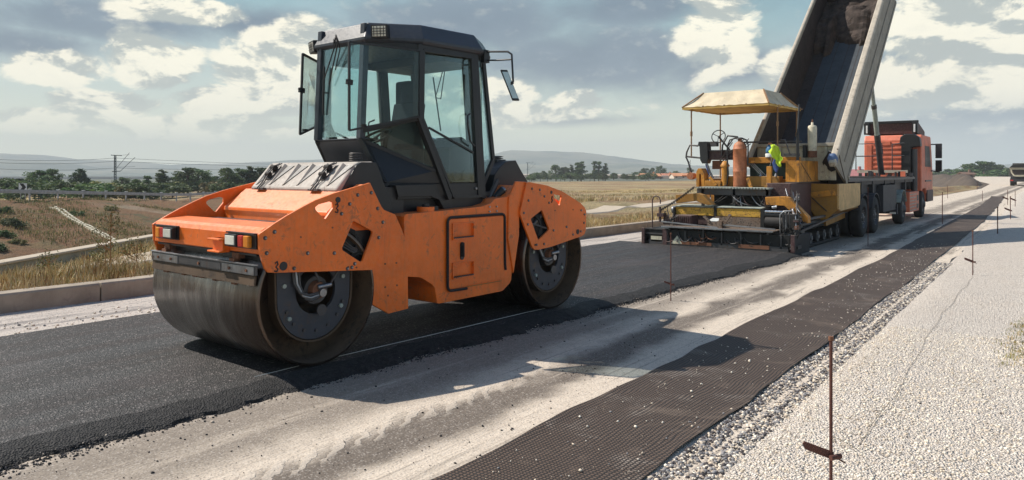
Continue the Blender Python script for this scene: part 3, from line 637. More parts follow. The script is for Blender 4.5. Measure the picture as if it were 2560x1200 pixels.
# air between here and the hills
mb = MB(); m = bpy.data.materials.new('air'); m.use_nodes = True; t = NT(m.node_tree); t.n.clear(); MATS['air'] = m
pv = t.new('ShaderNodeVolumePrincipled'); pv.inputs['Color'].default_value = (.90, .96, 1, 1); pv.inputs['Density'].default_value = .00037; pv.inputs['Anisotropy'].default_value = 0
t.l.new(pv.outputs[0], t.new('ShaderNodeOutputMaterial').inputs['Volume'])
mb.use('air').box(-3700, 3700, -900, 3700, -9, 160); hz = mb.build('haze'); hz['kind'] = 'stuff'
# ============================================================ ROAD ROLLER   (local x: towards its rear, y: to its far side)
R = thing('road_roller', 'large orange tandem road roller with dark glazed cab standing on the fresh asphalt', 'road roller', (-5.067, 3.97, 0), atan2(.99895, .0458))
DW = 1.78
def bolt(mb, x, z, y=-.02, r=.017):
    mb.use('darksteel').cyl((x, y+.004, z), (x, y-.004, z), r, n=12); mb.use('steel').cyl((x, y-.003, z), (x, y-.014, z), r*.5, n=6)
def drum(cx, cz=.60):
    mb = MB('drum'); R0 = .60
    mb.lathe([(R0-.028, .0), (R0-.008, 0), (R0, .012), (R0, DW-.012), (R0-.008, DW), (R0-.028, DW)], (cx, 0, cz), n=96)
    mb.use('drumin').lathe([(R0-.028, 0), (R0-.030, .26), (R0-.06, .30), (.12, .32), (.0, .32)], (cx, 0, cz), n=64)
    mb.lathe([(R0-.028, DW), (R0-.030, DW-.26), (.0, DW-.30)], (cx, 0, cz), n=64)
    d = mb.build('drum', R)
    return d
def yoke(cx, parent, cz=.58, flip=1):
    # hanging carrier plate with rounded foot, hub and hoses, set back inside the drum mouth
    f = lambda p: p
    pts = [(cx-.36, .93), (cx-.35, cz+.05)]+arc((cx+.02, cz-.0), .37, 180, 360, 18)+[(cx+.40, .93)]
    hole = arc((cx+.03, cz+.05), .205, 0, 360, 20)[:-1]
    mb = MB('yokegrey'); mb.prism(pts, .10, .13, holes=[hole])
    pts2 = [(cx-.385, .93), (cx-.375, cz+.05)]+arc((cx+.02, cz), .395, 180, 360, 18)+[(cx+.425, .93)]
    inner = [(cx-.368, .93), (cx-.358, cz+.05)]+arc((cx+.02, cz), .378, 180, 360, 18)+[(cx+.408, .93)]
    mb.use('drumin')
    for i in range(len(pts2)-1): mb.add([(pts2[i][0], .095, pts2[i][1]), (pts2[i+1][0], .095, pts2[i+1][1]), (inner[i+1][0], .095, inner[i+1][1]), (inner[i][0], .095, inner[i][1]), (pts2[i][0], .2, pts2[i][1]), (pts2[i+1][0], .2, pts2[i+1][1]), (inner[i+1][0], .2, inner[i+1][1]), (inner[i][0], .2, inner[i][1])], [(0, 1, 2, 3), (0, 4, 5, 1), (3, 2, 6, 7), (4, 7, 6, 5)])
    for a in range(200, 345, 24):
        x = cx+.02+.30*cos(radians(a)); z = cz+.30*sin(radians(a)); mb.use('darksteel').cyl((x, .10, z), (x, .085, z), .016, n=8)
    for x, z in ((cx-.29, .70), (cx+.31, .72), (cx-.24, .42), (cx+.29, .46)): mb.use('palegreen').cyl((x, .10, z), (x, .082, z), .019, n=8)
    y_ = mb.build('carrier_plate', R)
    mb = MB('darksteel'); mb.cyl((cx+.03, .30, cz+.05), (cx+.03, .10, cz+.05), .15, .12, n=24); mb.use('rust').cyl((cx+.03, .1, cz+.05), (cx+.03, .05, cz+.05), .085, .07, n=16)
    mb.use('steel').cyl((cx+.05, .06, cz+.03), (cx+.05, .02, cz+.03), .035, n=12).cyl((cx+.01, .05, cz+.08), (cx+.14, .04, cz+.09), .022, n=10)
    mb.use('darksteel').cyl((cx+.05, .055, cz-.12), (cx+.05, .04, cz-.12), .05, n=12)
    mb.build('hub_motor', y_)
    mb = MB('rubber')
    for k in range(3):
        o_ = k*.028; mb.use('steel' if k == 1 else 'darksteel').tube([(cx-.21+o_, .09, .84), (cx-.205+o_, .075, cz+.14-o_*.6), (cx-.16+o_, .06, cz+.05-o_), (cx-.07+o_*.4, .05, cz+.02-o_*.8), (cx+.03, .045, cz+.03-o_*.5)], .013, 8)
    mb.tube([(cx-.03, .08, .93), (cx-.0, .06, .78), (cx+.03, .05, cz+.13)], .011); mb.tube([(cx+.3, .07, .93), (cx+.24, .05, .80), (cx+.13, .04, cz+.09)], .010)
    mb.build('hose', y_)
D1 = drum(.08); yoke(.08, D1); D2 = drum(3.47); 
yoke(3.47, D2)
# outer side plates
SP = [(-.505, 1.01), (-.513, 1.158), (-.43, 1.205), (-.363, 1.242), (-.259, 1.294), (-.116, 1.357), (.013, 1.410), (.205, 1.465), (.406, 1.510), (.607, 1.552), (.68, 1.43), (.75, 1.317), (.806, 1.254), (.794, 1.16), (.73, .95), (.661, .757), (.55, .765), (-.36, .838), (-.43, .847), (-.46, .88)]
TRI = [(.015, 1.352), (.05, 1.375), (.165, 1.398), (.20, 1.385), (.198, 1.34), (.12, 1.25), (.098, 1.252), (.02, 1.33)]
DIA = [(.416, 1.214), (.44, 1.207), (.632, 1.112), (.636, 1.09), (.52, .852), (.495, .845), (.300, .965), (.294, .985)]
BO = [(-.376, 1.169), (-.46, 1.125), (-.447, 1.004), (-.194, .857), (-.062, .971), (.209, .948), (.398, .806), (.705, 1.049), (.755, 1.187), (.692, 1.316), (.618, 1.462), (.464, 1.445), (.375, 1.368), (.286, 1.286), (.43, .835), (.35, .80)]
def side(y0, y1, bolts):
    mb = MB('orange'); mb.prism(SP, y0, y1, holes=[TRI, DIA]); 
    if bolts:
        for x, z in BO: bolt(mb, x, z, y0)
        for x, z in ((.248, 1.408), (-.294, .886)): mb.use('black').cyl((x, y0+.002, z), (x, y0-.005, z), .026 if z > 1 else .036, n=16)
        for x, z in ((-.13, 1.11), (.19, 1.17), (.36, .815), (.45, .80)): mb.use('rust').cyl((x, y0+.002, z), (x, y0-.004, z), .008, n=8)
        for (x, z) in ((.235, 1.335), (-.36, .885)):   # tow-hook symbols
            mb.use('black').tube([(x-.012, y0-.003, z+.03), (x+.008, y0-.003, z+.045), (x+.014, y0-.003, z+.02), (x-.004, y0-.003, z), (x+.014, y0-.003, z-.018), (x+.004, y0-.003, z-.038), (x-.018, y0-.003, z-.03)], .007, 6)
    return mb.build('side_plate', R, bevel=.005)
side(-.025, .0, True); side(DW, DW+.025, False)
mb = MB('black'); mb.box(.24, .665, .058, .10, .80, 1.25)  # black box added behind the opening so its shaded inside reads dark
mb.use('rubber')
for k in range(5): mb.tube([(.34+k*.03, .05, 1.18-k*.02), (.47+k*.02, .03, 1.12-k*.03), (.50+k*.015, .03, 1.0-k*.02), (.44, .06, .88)], .012)
for k in range(3): mb.use('darksteel').tube([(.33, .04, 1.0+k*.03), (.45, .025, .93+k*.02), (.58, .05, .95)], .009)
mb.build('hose', R)
# lower legs of the front fork
LG = [(.705, 1.40), (.806, 1.298), (.944, 1.248), (1.03, 1.10), (1.098, .945), (1.11, .334), (.863, .322), (.672, .431), (.66, .76), (.69, 1.0)]
for y0 in (.015, DW-.05):
    mb = MB('orange'); mb.prism(LG, y0, y0+.035)
    if y0 < .1:
        for x, z in ((.817, .793), (.955, .789), (.817, .576), (.962, .576), (.851, .493)): mb.use('rust').cyl((x, .017, z), (x, .010, z), .009, n=8)
    mb.build('fork_leg', R, bevel=.005)
# front cross beam with its lamps
mb = MB('orange'); mb.prism([(-.475, .99), (-.50, 1.0), (-.50, 1.150), (-.475, 1.185), (-.44, 1.205), (-.20, 1.225), (-.19, 1.205), (-.19, 1.10), (-.35, .99)], .001, DW-.001)
bm_ = mb.build('front_beam', R, bevel=.006)
mb = MB('orange')   # towing lug on the beam
mb.box(-.60, -.50, .43, .62, 1.085, 1.10).box(-.60, -.50, .43, .62, .985, 1.0).box(-.56, -.50, .44, .60, .985, 1.1)
mb.build('towing_lug', bm_, bevel=.004)
def lampset(yc, far):
    s_ = 1 if far else -1
    mb = MB('black'); mb.box(-.515, -.502, yc-.21, yc+.21, 1.035, 1.155); mb.box(-.535, -.50, yc-.21, yc+.21, 1.150, 1.162); h = mb.build('lamp_recess', bm_)
    a = yc-s_*.10
    mb = MB('black'); mb.box(-.56, -.515, a-.085, a+.085, 1.045, 1.145); mb.use('whitelens').box(-.568, -.5605, a-.07, a+.07, 1.058, 1.133); mb.build('headlight', bm_, bevel=.006)
    for j, mt in ((.03, 'redlens'), (.115, 'amberlens')):
        c = yc+s_*j; mb = MB('redlens' if (mt == 'redlens') else 'amberlens'); mb.box(-.553, -.515, c-.038, c+.038, 1.045, 1.14); mb.build('indicator_lamp', bm_, bevel=.008)
lampset(1.50, True); lampset(.225, False)
# black block for the shaded recess, scraper bar and rubber under the beam
mb = MB('black'); mb.box(-.42, -.2, .03, DW-.03, .88, .99); mb.box(-.49, -.40, .05, DW-.05, .975, .992)
mb.use('rust')
for y in (.35, 1.53): mb.box(-.50, -.44, y-.05, y+.05, .94, .985).cyl((-.5, y, .93), (-.46, y, .99), .02).box(-.52, -.47, y-.02, y+.06, .915, .94)
mb.build('beam_recess', R)
mb = MB('darksteel'); mb.box(-.530, -.505, .01, DW-.01, .825, .905)
mb.use('steel').box(-.536, -.5305, .02, .50, .83, .895).box(-.536, -.5305, 1.26, 1.74, .83, .895).box(-.54, -.50, .01, DW-.01, .9055, .916)
mb.use('darksteel').box(-.534, -.5305, .52, 1.24, .835, .89)
for y in (.12, .38, .88, 1.38, 1.62): mb.use('rust').cyl((-.536, y, .862), (-.545, y, .862), .013, n=8)
sc = mb.build('scraper_bar', R, bevel=.002)
mb = MB('drumin'); mb.poly([(-.515, .02, .82), (-.515, DW-.02, .82), (-.525, DW-.02, .745), (-.525, .02, .745)], .016)
for i in range(16):
    y = .1+i*.105; mb.use('rust' if i % 3 else 'lidgrey').box(-.528, -.505, y, y+.03+.05*abs(sin(i*1.3)), .738+.008*sin(i*2.3), .75)
mb.build('scraper_blade', sc)
# deck and sloped orange hood between the side plates
mb = MB('orange'); mb.box(-.19, .30, .001, DW-.001, 1.07, 1.12)
mb.prism([(.20, 1.12), (.19, 1.24), (.175, 1.27), (.18, 1.30), (.42, 1.478), (.70, 1.478), (.70, 1.12)], .04, DW-.04)
mb.build('hood', R, bevel=.012)
mb = MB('orange'); mb.prism([(.36, 1.40), (.42, 1.43), (.60, 1.54), (.66, 1.50), (.70, 1.40), (.64, 1.25), (.40, 1.25)], .03, .16); mb.build('hood_cheek', R, bevel=.008)
# grey louvred engine lid
mb = MB('lidgrey'); y0, y1 = .20, 1.62; P0_, P1_ = (.40, 1.49), (.615, 1.725)
def lid(u, y, h=0.0): # point on the sloped face
    return (P0_[0]+(P1_[0]-P0_[0])*u-h*.737, y, P0_[1]+(P1_[1]-P0_[1])*u+h*.675)
mb.prism([P0_, P1_, (.66, 1.745), (.84, 1.750), (.84, 1.45), (.42, 1.45)], y0, y1)
LB = mb.build('engine_lid', R, bevel=.02)
for i in range(6):
    yy = 1.50-i*.235
    if i in (0, 4): pass
    mb = MB('black'); A_ = lid(.93, yy-.02, .004); B_ = lid(.93, yy-.13, .004); C_ = lid(.15, yy+.035, .004); mb.poly([A_, B_, C_], .006)
    mb.use('lidgrey').poly([lid(.93, yy-.02, .006), lid(.15, yy+.035, .006), lid(.12, yy+.06, .001), lid(.95, yy+.01, .03)], .006)
    mb.build('vent', LB)
for yy in (1.40, .50):
    mb = MB('darksteel')
    for k in (-.018, .018): mb.tube([lid(1.0, yy+k-.03, .02), lid(.75, yy+k, .05), lid(.45, yy+k+.01, .045), lid(.2, yy+k+.02, .02), lid(-.1, yy+k+.03, .02)], .007, 6)
    mb.use('rubber').cyl(lid(.75, yy-.035, .04), lid(.75, yy+.035, .04), .028, n=12).cyl(lid(.48, yy-.03, .04), lid(.48, yy+.04, .04), .022, n=12)
    mb.use('darksteel').box(*[v_ for v_ in (lid(.0, yy, .0)[0]-.03, lid(0, yy, 0)[0]+.03, yy-.06, yy+.09, 1.475, 1.492)])
    mb.poly([lid(.9, yy-.05, .008), lid(.9, yy+.03, .008), lid(.35, yy+.06, .008), lid(.35, yy-.03, .008)], .01)
    mb.build('latch', LB)
mb = MB('darksteel')
for k in range(5): mb.lathe([(.05, k*.017), (.066, k*.017+.006), (.066, k*.017+.011), (.05, k*.017+.016)], (.80, .42, 1.752), (0, 0, 1), 24)
mb.cyl((.80, .42, 1.74), (.80, .42, 1.835), .048, n=20); mb.build('air_intake', R)
# black side shroud between lid and cab
mb = MB('black'); mb.prism([(.44, 1.46), (.62, 1.715), (.68, 1.742), (.86, 1.742), (1.02, 1.40), (1.06, 1.27), (.72, 1.27), (.60, 1.5)], .185, .199)
mb.prism([(.66, 1.5), (.66, 1.27), (1.22, 1.22), (1.22, 1.42), (1.1, 1.5)], .20, 1.6)
mb.build('side_shroud', R, bevel=.006)
# tank body
TB = [(1.06, 1.225), (1.09, 1.245), (1.6, 1.258), (2.17, 1.278), (2.32, 1.305), (2.40, 1.357), (2.608, 1.374), (2.75, 1.50), (2.79, 1.50), (2.78, 1.16), (2.762, .923), (2.70, .60), (2.679, .433), (2.655, .40), (2.53, .328), (2.50, .324), (1.53, .322), (1.505, .335), (1.470, .49), (1.43, .53), (1.29, .608), (1.25, .62), (1.07, .645)]
mb = MB('orange'); mb.prism(TB, .02, DW-.02)
for x, z in ((2.29, 1.332), (2.29, 1.285), (2.417, 1.335), (2.417, 1.285)): pass
for x, z in ((2.30, 1.27), (2.42, 1.27), (2.30, 1.22), (2.42, 1.22)): mb.use('steel').cyl((x, .022, z), (x, .008, z), .010, n=8)
BD = mb.build('body', R, bevel=.018)
# hatch: plate with stepping recesses, black rubber seal, handle
st1 = [(1.70, .965), (2.03, .965), (2.03, 1.12), (1.70, 1.12)]; st2 = [(1.70, .562), (2.03, .562), (2.03, .713), (1.70, .713)]
mb = MB('orange'); mb.prism([(1.65, .455), (2.52, .47), (2.52, 1.165), (1.65, 1.165)], .002, .019, holes=[st1, st2])
HT = mb.build('hatch', BD, bevel=.003)
for zz in (.965, .562):
    mb = MB('orange'); mb.box(1.70, 2.03, .0195, .0205, zz, zz+.155); mb.use('orange'); mb.box(1.70, 1.712, -.012, .0195, zz, zz+.155).box(2.018, 2.03, -.012, .0195, zz, zz+.155).box(1.70, 2.03, -.018, .0195, zz-.012, zz+.004).box(1.70, 2.03, -.012, .0195, zz+.145, zz+.157)
    mb.use('darksteel')
    for k in range(12): mb.box(1.712+k*.0255, 1.726+k*.0255, -.022, -.004, zz+.001, zz+.016)
    mb.build('step', HT)
mb = MB('black'); mb.prism(arc((1.845, .895), .028, 0, 180, 8)+arc((1.845, .765), .028, 180, 360, 8), -.006, .001); mb.use('rubber').bar((1.845, -.02, .77), (1.845, -.02, .89), .022, .018); mb.cyl((1.845, -.005, .90), (1.845, -.022, .90), .02); mb.build('handle', HT)
mb = MB('rubber'); mb.tube([(1.92, .0, .43), (1.72, .0, .434)]+arc((1.69, .49), .055, 270, 180, 6, lambda p: (p[0], .0, p[1]))+arc((1.69, 1.13), .055, 180, 90, 6, lambda p: (p[0], 0, p[1]))+arc((2.49, 1.135), .05, 90, 0, 6, lambda p: (p[0], 0, p[1]))+[(2.545, 0, .63), (2.556, 0, .56)], .014, 8)
mb.use('ochredark').box(1.92, 2.50, .012, .021, .44, .446); mb.build('seal', HT)
mb = MB('orange'); mb.cyl((1.44, .12, 1.25), (1.44, .12, 1.30), .09, n=20).use('black').cyl((1.44, .12, 1.3), (1.44, .12, 1.33), .04, n=12); mb.box(1.50, 1.60, .10, .2, 1.25, 1.30); mb.build('filler_cap', BD)
# underside / articulation
mb = MB('blackflat' if False else 'darksteel'); mb.box(.75, 1.5, .5, 1.3, .55, 1.1).cyl((1.15, .9, .4), (1.15, .9, 1.2), .14); mb.use('black').box(.7, 1.4, .12, 1.65, .66, 1.2); mb.box(1.3, 1.6, .12, 1.65, .66, 1.2).box(1.5, 3.0, .3, 1.5, .5, 1.2); mb.build('articulation', R)
# rear fork, plate, hood
SR = [(2.905, 1.527), (2.955, 1.534), (3.294, 1.491), (3.62, 1.41), (3.999, 1.262), (4.10, 1.20), (4.137, 1.15), (4.125, .90), (4.09, .855), (4.029, .835), (3.40, .755), (3.13, .738), (3.06, .742), (3.01, .775), (2.787, 1.164), (2.787, 1.195)]
TR = [(3.43, 1.385), (3.585, 1.363), (3.595, 1.34), (3.56, 1.25), (3.54, 1.245), (3.455, 1.315)]
DR = [(3.19, 1.20), (3.205, 1.185), (3.334, .975), (3.33, .955), (3.14, .857), (3.118, .862), (2.988, 1.09), (2.985, 1.11)]
BR = [(3.002, 1.456), (3.152, 1.441), (3.241, 1.362), (2.935, 1.321), (2.85, 1.182), (2.925, 1.047), (3.423, .948), (3.695, .974), (4.017, 1.166), (4.09, 1.11), (4.08, 1.003), (4.008, .90), (3.836, .87), (3.233, .799), (3.334, 1.283), (3.09, .80)]
mb = MB('orange'); mb.prism(SR, -.025, 0, holes=[TR, DR])
for x, z in BR: bolt(mb, x, z, -.025, .015)
for x, z, r_ in ((3.939, .90, .032), (3.379, 1.407, .02), (3.455, 1.186, .007), (3.836, 1.18, .007), (3.06, .80, .012)): mb.use('black').cyl((x, -.02, z), (x, -.030, z), r_, n=14)
mb.use('black').tube([(3.40, -.028, 1.36), (3.385, -.028, 1.33), (3.40, -.028, 1.31), (3.38, -.028, 1.285)], .008, 6)
mb.build('side_plate', R, bevel=.005)
mb = MB('orange'); mb.prism(SR, DW, DW+.025, holes=[TR, DR]); mb.build('side_plate', R, bevel=.005)
mb = MB('orange'); mb.prism([(2.62, 1.37), (2.745, 1.545), (2.96, 1.535), (2.90, 1.50), (2.80, 1.22), (2.80, .93), (2.70, .5), (2.60, .9)], .0, .03); mb.prism([(2.9, 1.0), (2.96, 1.48), (3.3, 1.44), (3.95, 1.22), (4.05, 1.0)], .11, DW); mb.build('rear_fork', R, bevel=.01)
mb = MB('black'); mb.box(2.93, 3.40, .03, .10, .80, 1.25); mb.use('rubber')  # black backing box stands in for the dark behind the rear opening
for k in range(4): mb.tube([(3.08+k*.03, .0, 1.15), (3.2, -.005, 1.05-k*.03), (3.15+k*.02, .0, .9)], .010)
mb.use('darksteel').tube([(3.02, .0, 1.05), (3.3, -.005, .98)], .012); mb.build('hose', R)
mb = MB('black'); mb.prism([(2.62, 1.30), (2.72, 1.62), (2.80, 1.70), (2.92, 1.775), (3.11, 1.79), (3.20, 1.68), (3.34, 1.53), (3.6, 1.4), (3.6, 1.2), (2.7, 1.2)], .30, 1.50)
mb.use('darksteel').tube([(2.50, .22, 1.33), (2.60, .22, 1.45), (2.66, .2, 1.56)], .03).tube([(2.55, .15, 1.36), (2.70, .15, 1.44)], .022)
mb.build('rear_hood', R, bevel=.02)
mb = MB('darksteel')
for k in range(3): mb.lathe([(.05, k*.02), (.085, k*.02+.006), (.085, k*.02+.012), (.05, k*.02+.018)], (2.98, .5, 1.785), (0, 0, 1), 20)
mb.box(2.9, 3.06, .42, .58, 1.76, 1.80); mb.build('air_intake', R)
mb = MB('black'); mb.cyl((2.56, .17, 1.36), (2.66, .13, 1.44), .03, .05, n=14); mb.use('steel').cyl((2.66, .13, 1.44), (2.675, .125, 1.452), .045, n=14); mb.build('work_lamp', R)

# ---- cab
CB = MB('black'); M_ = 1.8
def mir(p): return (p[0], M_-p[1], p[2])
def both(fn):
    fn(lambda p: p); fn(mir)
A0, A1, A2, A3 = (1.02, .55, 2.99), (.965, .55, 1.985), (1.06, .30, 1.54), (1.10, .30, 1.42)
B0, B1, B2 = (1.375, .155, 2.93), (1.365, .155, 2.185), (1.835, .155, 1.37)
D0, D1_ = (2.165, .155, 2.95), (2.285, .155, 1.37)
E0, E1, E2 = (2.52, .32, 2.98), (2.70, .32, 1.79), (2.52, .32, 1.50)
def frame(g):
    far = g((0, 0, 0))[1] > 0; A2 = (1.40, .30, 1.54) if far else (1.06, .30, 1.54); A3 = (1.45, .30, 1.42) if far else (1.10, .30, 1.42)
    CB.use('cabgrey'); CB.bar(g((1.02, .55, 3.135)), g(A1), .065, .065); CB.use('black')
    CB.bars([g(A1), g(A2), g(A3)], .06, .05); CB.bar(g(B0), g(B1), .075, .06); CB.bar(g((B1[0], B1[1], B1[2]+.02)), g((B2[0]-.03, B2[1], B2[2])), .07, .06)
    CB.bar(g((B0[0]+.01, .155, 2.90)), g((D0[0], .155, 2.92)), .06, .07)
    CB.bar(g(D0), g(D1_), .06, .06); CB.bar(g((2.215, .155, 2.95)), g((2.345, .155, 1.36)), .05, .06)
    CB.bars([g(E0), g(E1), g(E2)], .05, .05); CB.bar(g(E0), g((2.2, .155, 2.95)), .05, .06); CB.bar(g((2.34, .155, 1.37)), g(E2), .05)
    CB.bar(g((.985, .55, 2.96)), g((1.37, .155, 2.90)), .05, .05); CB.bar(g((.975, .54, 2.06)), g(B1), .045, .045)
    CB.bar(g((.97, .545, 1.97)), g((1.62, .165, 1.66)), .04, .035)
    # black triangular panel below the lower window
    CB.poly([g((.965, .55, 1.97)), g((1.62, .165, 1.66)), g((1.70, .16, 1.53)), g(A2)], .02)
    CB.use('black').poly([g(A2), g((1.70, .16, 1.53)), g((1.77, .16, 1.41)), g(A3)], .02)
both(frame)
CB.use('cabgrey').box(1.02, 1.10, .55, 1.25, 1.965, 1.99); CB.poly([(.955, .5, 1.982), (.955, 1.3, 1.982), (1.15, 1.3, 1.985), (1.15, .5, 1.985)], .014)
CB.use('cabgrey').poly([(.975, .54, 1.975), (.975, 1.26, 1.975), (1.105, 1.26, 1.735), (1.105, .54, 1.735)], .02)
CB.use('black').poly([(1.105, .54, 1.74), (.98, .55, 1.97), (1.06, .31, 1.56), (1.09, .33, 1.5)], .01)
CB.box(1.00, 1.05, .55, 1.25, 2.94, 2.99)
CB.use('black').box(1.12, 2.50, .18, 1.62, 1.38, 1.43)         # floor
CB.box(2.47, 2.53, .33, 1.47, 1.43, 1.60); CB.bar((2.52, .33, 2.96), (2.52, 1.47, 2.96), .05)
CB.use('black').prism([(1.08, 1.52), (1.12, 1.405), (1.56, 1.40), (1.68, 1.36), (1.76, 1.25), (2.33, 1.285), (2.38, 1.37), (1.84, 1.375), (1.74, 1.52)], .165, 1.64)
CB.use('black').box(1.22, 2.3, .25, 1.55, 1.24, 1.38)
CAB = CB.build('cab', R, bevel=.004)
# doors
def door(g, open_=False):
    mb = MB('black'); pts = [(1.415, 2.875), (1.405, 2.19), (1.86, 1.385), (2.25, 1.385), (2.135, 2.89)]
    mb.bars([g((p[0], .140, p[1])) for p in pts], .045, .03, closed=True)
    mb.poly([g((1.78, .14, 1.53)), g((1.86, .14, 1.40)), g((2.24, .14, 1.40)), g((2.225, .14, 1.53))], .02)
    mb.bar(g((1.50, .135, 2.10)), g((2.17, .135, 1.86)), .02, .018)
    dd = mb.build('door', CAB)
    m2 = MB('glass'); m2.poly([g((p[0], .142, p[1])) for p in [(1.44, 2.84), (1.43, 2.20), (1.80, 1.54), (2.21, 1.54), (2.11, 2.86)]], .006); m2.build('door_glass', dd)
    h = MB('black'); h.tube([g((2.10, .11, 2.28)), g((2.03, .09, 2.25)), g((2.02, .08, 2.15)), g((2.06, .08, 1.98)), g((2.15, .1, 1.93))], .011); h.build('handle', dd); h = MB('steel'); h.cyl(g((2.20, .135, 1.47)), g((2.20, .115, 1.47)), .014); h.build('lock', dd)
door(lambda p: p); door(mir)
# glazing
for nm, pts in (('windscreen', [(1.0, .58, 2.95), (1.0, 1.22, 2.95), (.975, 1.22, 2.01), (.975, .58, 2.01)]),
                ('rear_window', [(2.525, .34, 2.94), (2.525, 1.46, 2.94), (2.69, 1.46, 1.80), (2.69, .34, 1.80)]),
                ('rear_window', [(2.69, .34, 1.79), (2.69, 1.46, 1.79), (2.52, 1.46, 1.52), (2.52, .34, 1.52)])):
    mb = MB('glass'); mb.poly(pts, .006); mb.build(nm, CAB)
for g in (lambda p: p, mir):
    mb = MB('glassdark' if g((0, 0, 0))[1] == 0 else 'glass'); mb.poly([g(p) for p in [(.975, .54, 2.05), (1.365, .16, 2.17), (1.61, .16, 1.69), (.975, .545, 1.985)]], .006); mb.build('lower_window', CAB)
    mb = MB('glass'); mb.poly([g(p) for p in [(2.24, .165, 2.92), (2.50, .31, 2.95), (2.68, .31, 1.80), (2.51, .31, 1.52), (2.37, .165, 1.42)]], .006); mb.build('quarter_window', CAB)
def pane(h0, h1, o0, o1, lbl):
    """opened side vent window: hinge edge h0-h1, swung-out edge o0-o1"""
    mb = MB('black'); mb.bars([h0, o0, o1, h1], .020, .020, closed=True); w_ = mb.build('vent_window', CAB, label=lbl)
    m2 = MB('glass'); m2.poly([h0, o0, o1, h1], .005); m2.build('pane', w_)
    mid = tuple(o0[i]*.55+o1[i]*.45 for i in range(3)); m3 = MB('black'); m3.bar((mid[0]-.03, mid[1]-.0, mid[2]), (mid[0]+.035, mid[1]+.0, mid[2]-.005), .03, .05); m3.bar((mid[0]-.075, mid[1]-.06, mid[2]), (mid[0], mid[1], mid[2]), .016); m3.build('handle', w_)
    m4 = MB('rubber'); m4.bar(tuple(o1[i]*.8+h1[i]*.2 for i in range(3)), tuple(o1[i]*.8+h1[i]*.2+(0, 0, .03)[i] for i in range(3)), .04); m4.build('stay', w_)
pane((1.36, .115, 2.86), (1.355, .115, 2.205), (.70, .395, 2.89), (.70, .395, 2.046), 'opened near-side vent window swung out towards the viewer')
pane((1.36, 1.685, 2.86), (1.355, 1.685, 2.205), (.88, 1.40, 2.90), (.86, 1.42, 2.05), 'opened far-side vent window')
# roof
def roofring(z, s_, dz=None):
    b_ = [(.985, .50), (1.40, .115), (2.24, .105), (2.60, .30)]; c = (1.75, .9)
    q = [(c[0]+(x-c[0])*s_, c[1]+(y-c[1])*s_) for x, y in b_]; q += [(x, 1.8-y) for x, y in reversed(q)]
    zz = [z, z-.01, z-.0, z-.02]; zz = zz+zz[::-1]
    return [(x, y, k) for (x, y), k in zip(q, zz)]
mb = MB('cabgrey'); rr = [roofring(2.935, 1.0), roofring(2.965, 1.03), roofring(2.99, 1.03), roofring(3.145, .93), roofring(3.165, .80)]
vs = [p for r_ in rr for p in r_]; n = 8; mb.add(vs, [(j*n+i, j*n+(i+1) % n, (j+1)*n+(i+1) % n, (j+1)*n+i) for j in range(len(rr)-1) for i in range(n)]+[tuple(range(n)), tuple(range(4*n+n-1, 4*n-1, -1))])
RF = mb.build('roof', CAB, bevel=.012)
def wlamp(c, d):
    c = Vector(c); d = Vector(d).normalized(); mb = MB('black'); s_ = d.cross(Vector((0, 0, 1))).normalized(); u = s_.cross(d).normalized()
    def bx(c_, hw, hh, t0, t1): 
        ps = [c_+s_*a+u*b_+d*t_ for t_ in (t0, t1) for a, b_ in ((-hw, -hh), (hw, -hh), (hw, hh), (-hw, hh))]; mb.add(ps, [(0, 1, 2, 3), (7, 6, 5, 4), (0, 4, 5, 1), (1, 5, 6, 2), (2, 6, 7, 3), (3, 7, 4, 0)])
    bx(c, .085, .065, -.05, .03); mb.use('whitelens'); bx(c, .068, .05, .0301, .036); mb.use('black')
    for k in range(4): mb.bar(c+s_*(-.051+k*.034)-u*.055+d*.042, c+s_*(-.051+k*.034)+u*.055+d*.042, .006)
    for k in range(3): mb.bar(c-s_*.07+u*(-.025+k*.025)+d*.042, c+s_*.07+u*(-.025+k*.025)+d*.042, .006)
    mb.bar(c-d*.03-u*.05, c-d*.12-u*.08, .03); mb.build('work_lamp', RF, bevel=.004)
wlamp((1.06, .37, 3.04), (-.80, -.45, -.1)); wlamp((1.06, 1.45, 3.00), (-.85, .30, -.1))
# wipers
mb = MB('black')
for (a, b_, c, d) in (((.99, 1.02, 2.94), (.93, .93, 3.02), (.93, .90, 2.97), (.955, 1.13, 2.62)), ((.99, .95, 2.95), (.92, .88, 3.03), (.92, .85, 2.98), (.955, 1.05, 2.55))): mb.tube([a, b_, c, d], .007, 6)
mb.bar((.955, 1.13, 2.75), (.962, 1.16, 2.25), .012, .02); mb.use('rubber').tube([(.99, 1.0, 2.96), (.90, .86, 3.04), (.92, .82, 2.9), (.96, .95, 2.7)], .006)
mb.build('wiper', CAB)
mb = MB('black'); mb.tube([(2.50, .9, 2.92), (2.55, 1.1, 2.55), (2.56, 1.02, 2.53), (2.5, .88, 2.92)], .007).bar((2.56, 1.15, 2.8), (2.62, 1.08, 2.15), .012); mb.build('wiper', CAB)
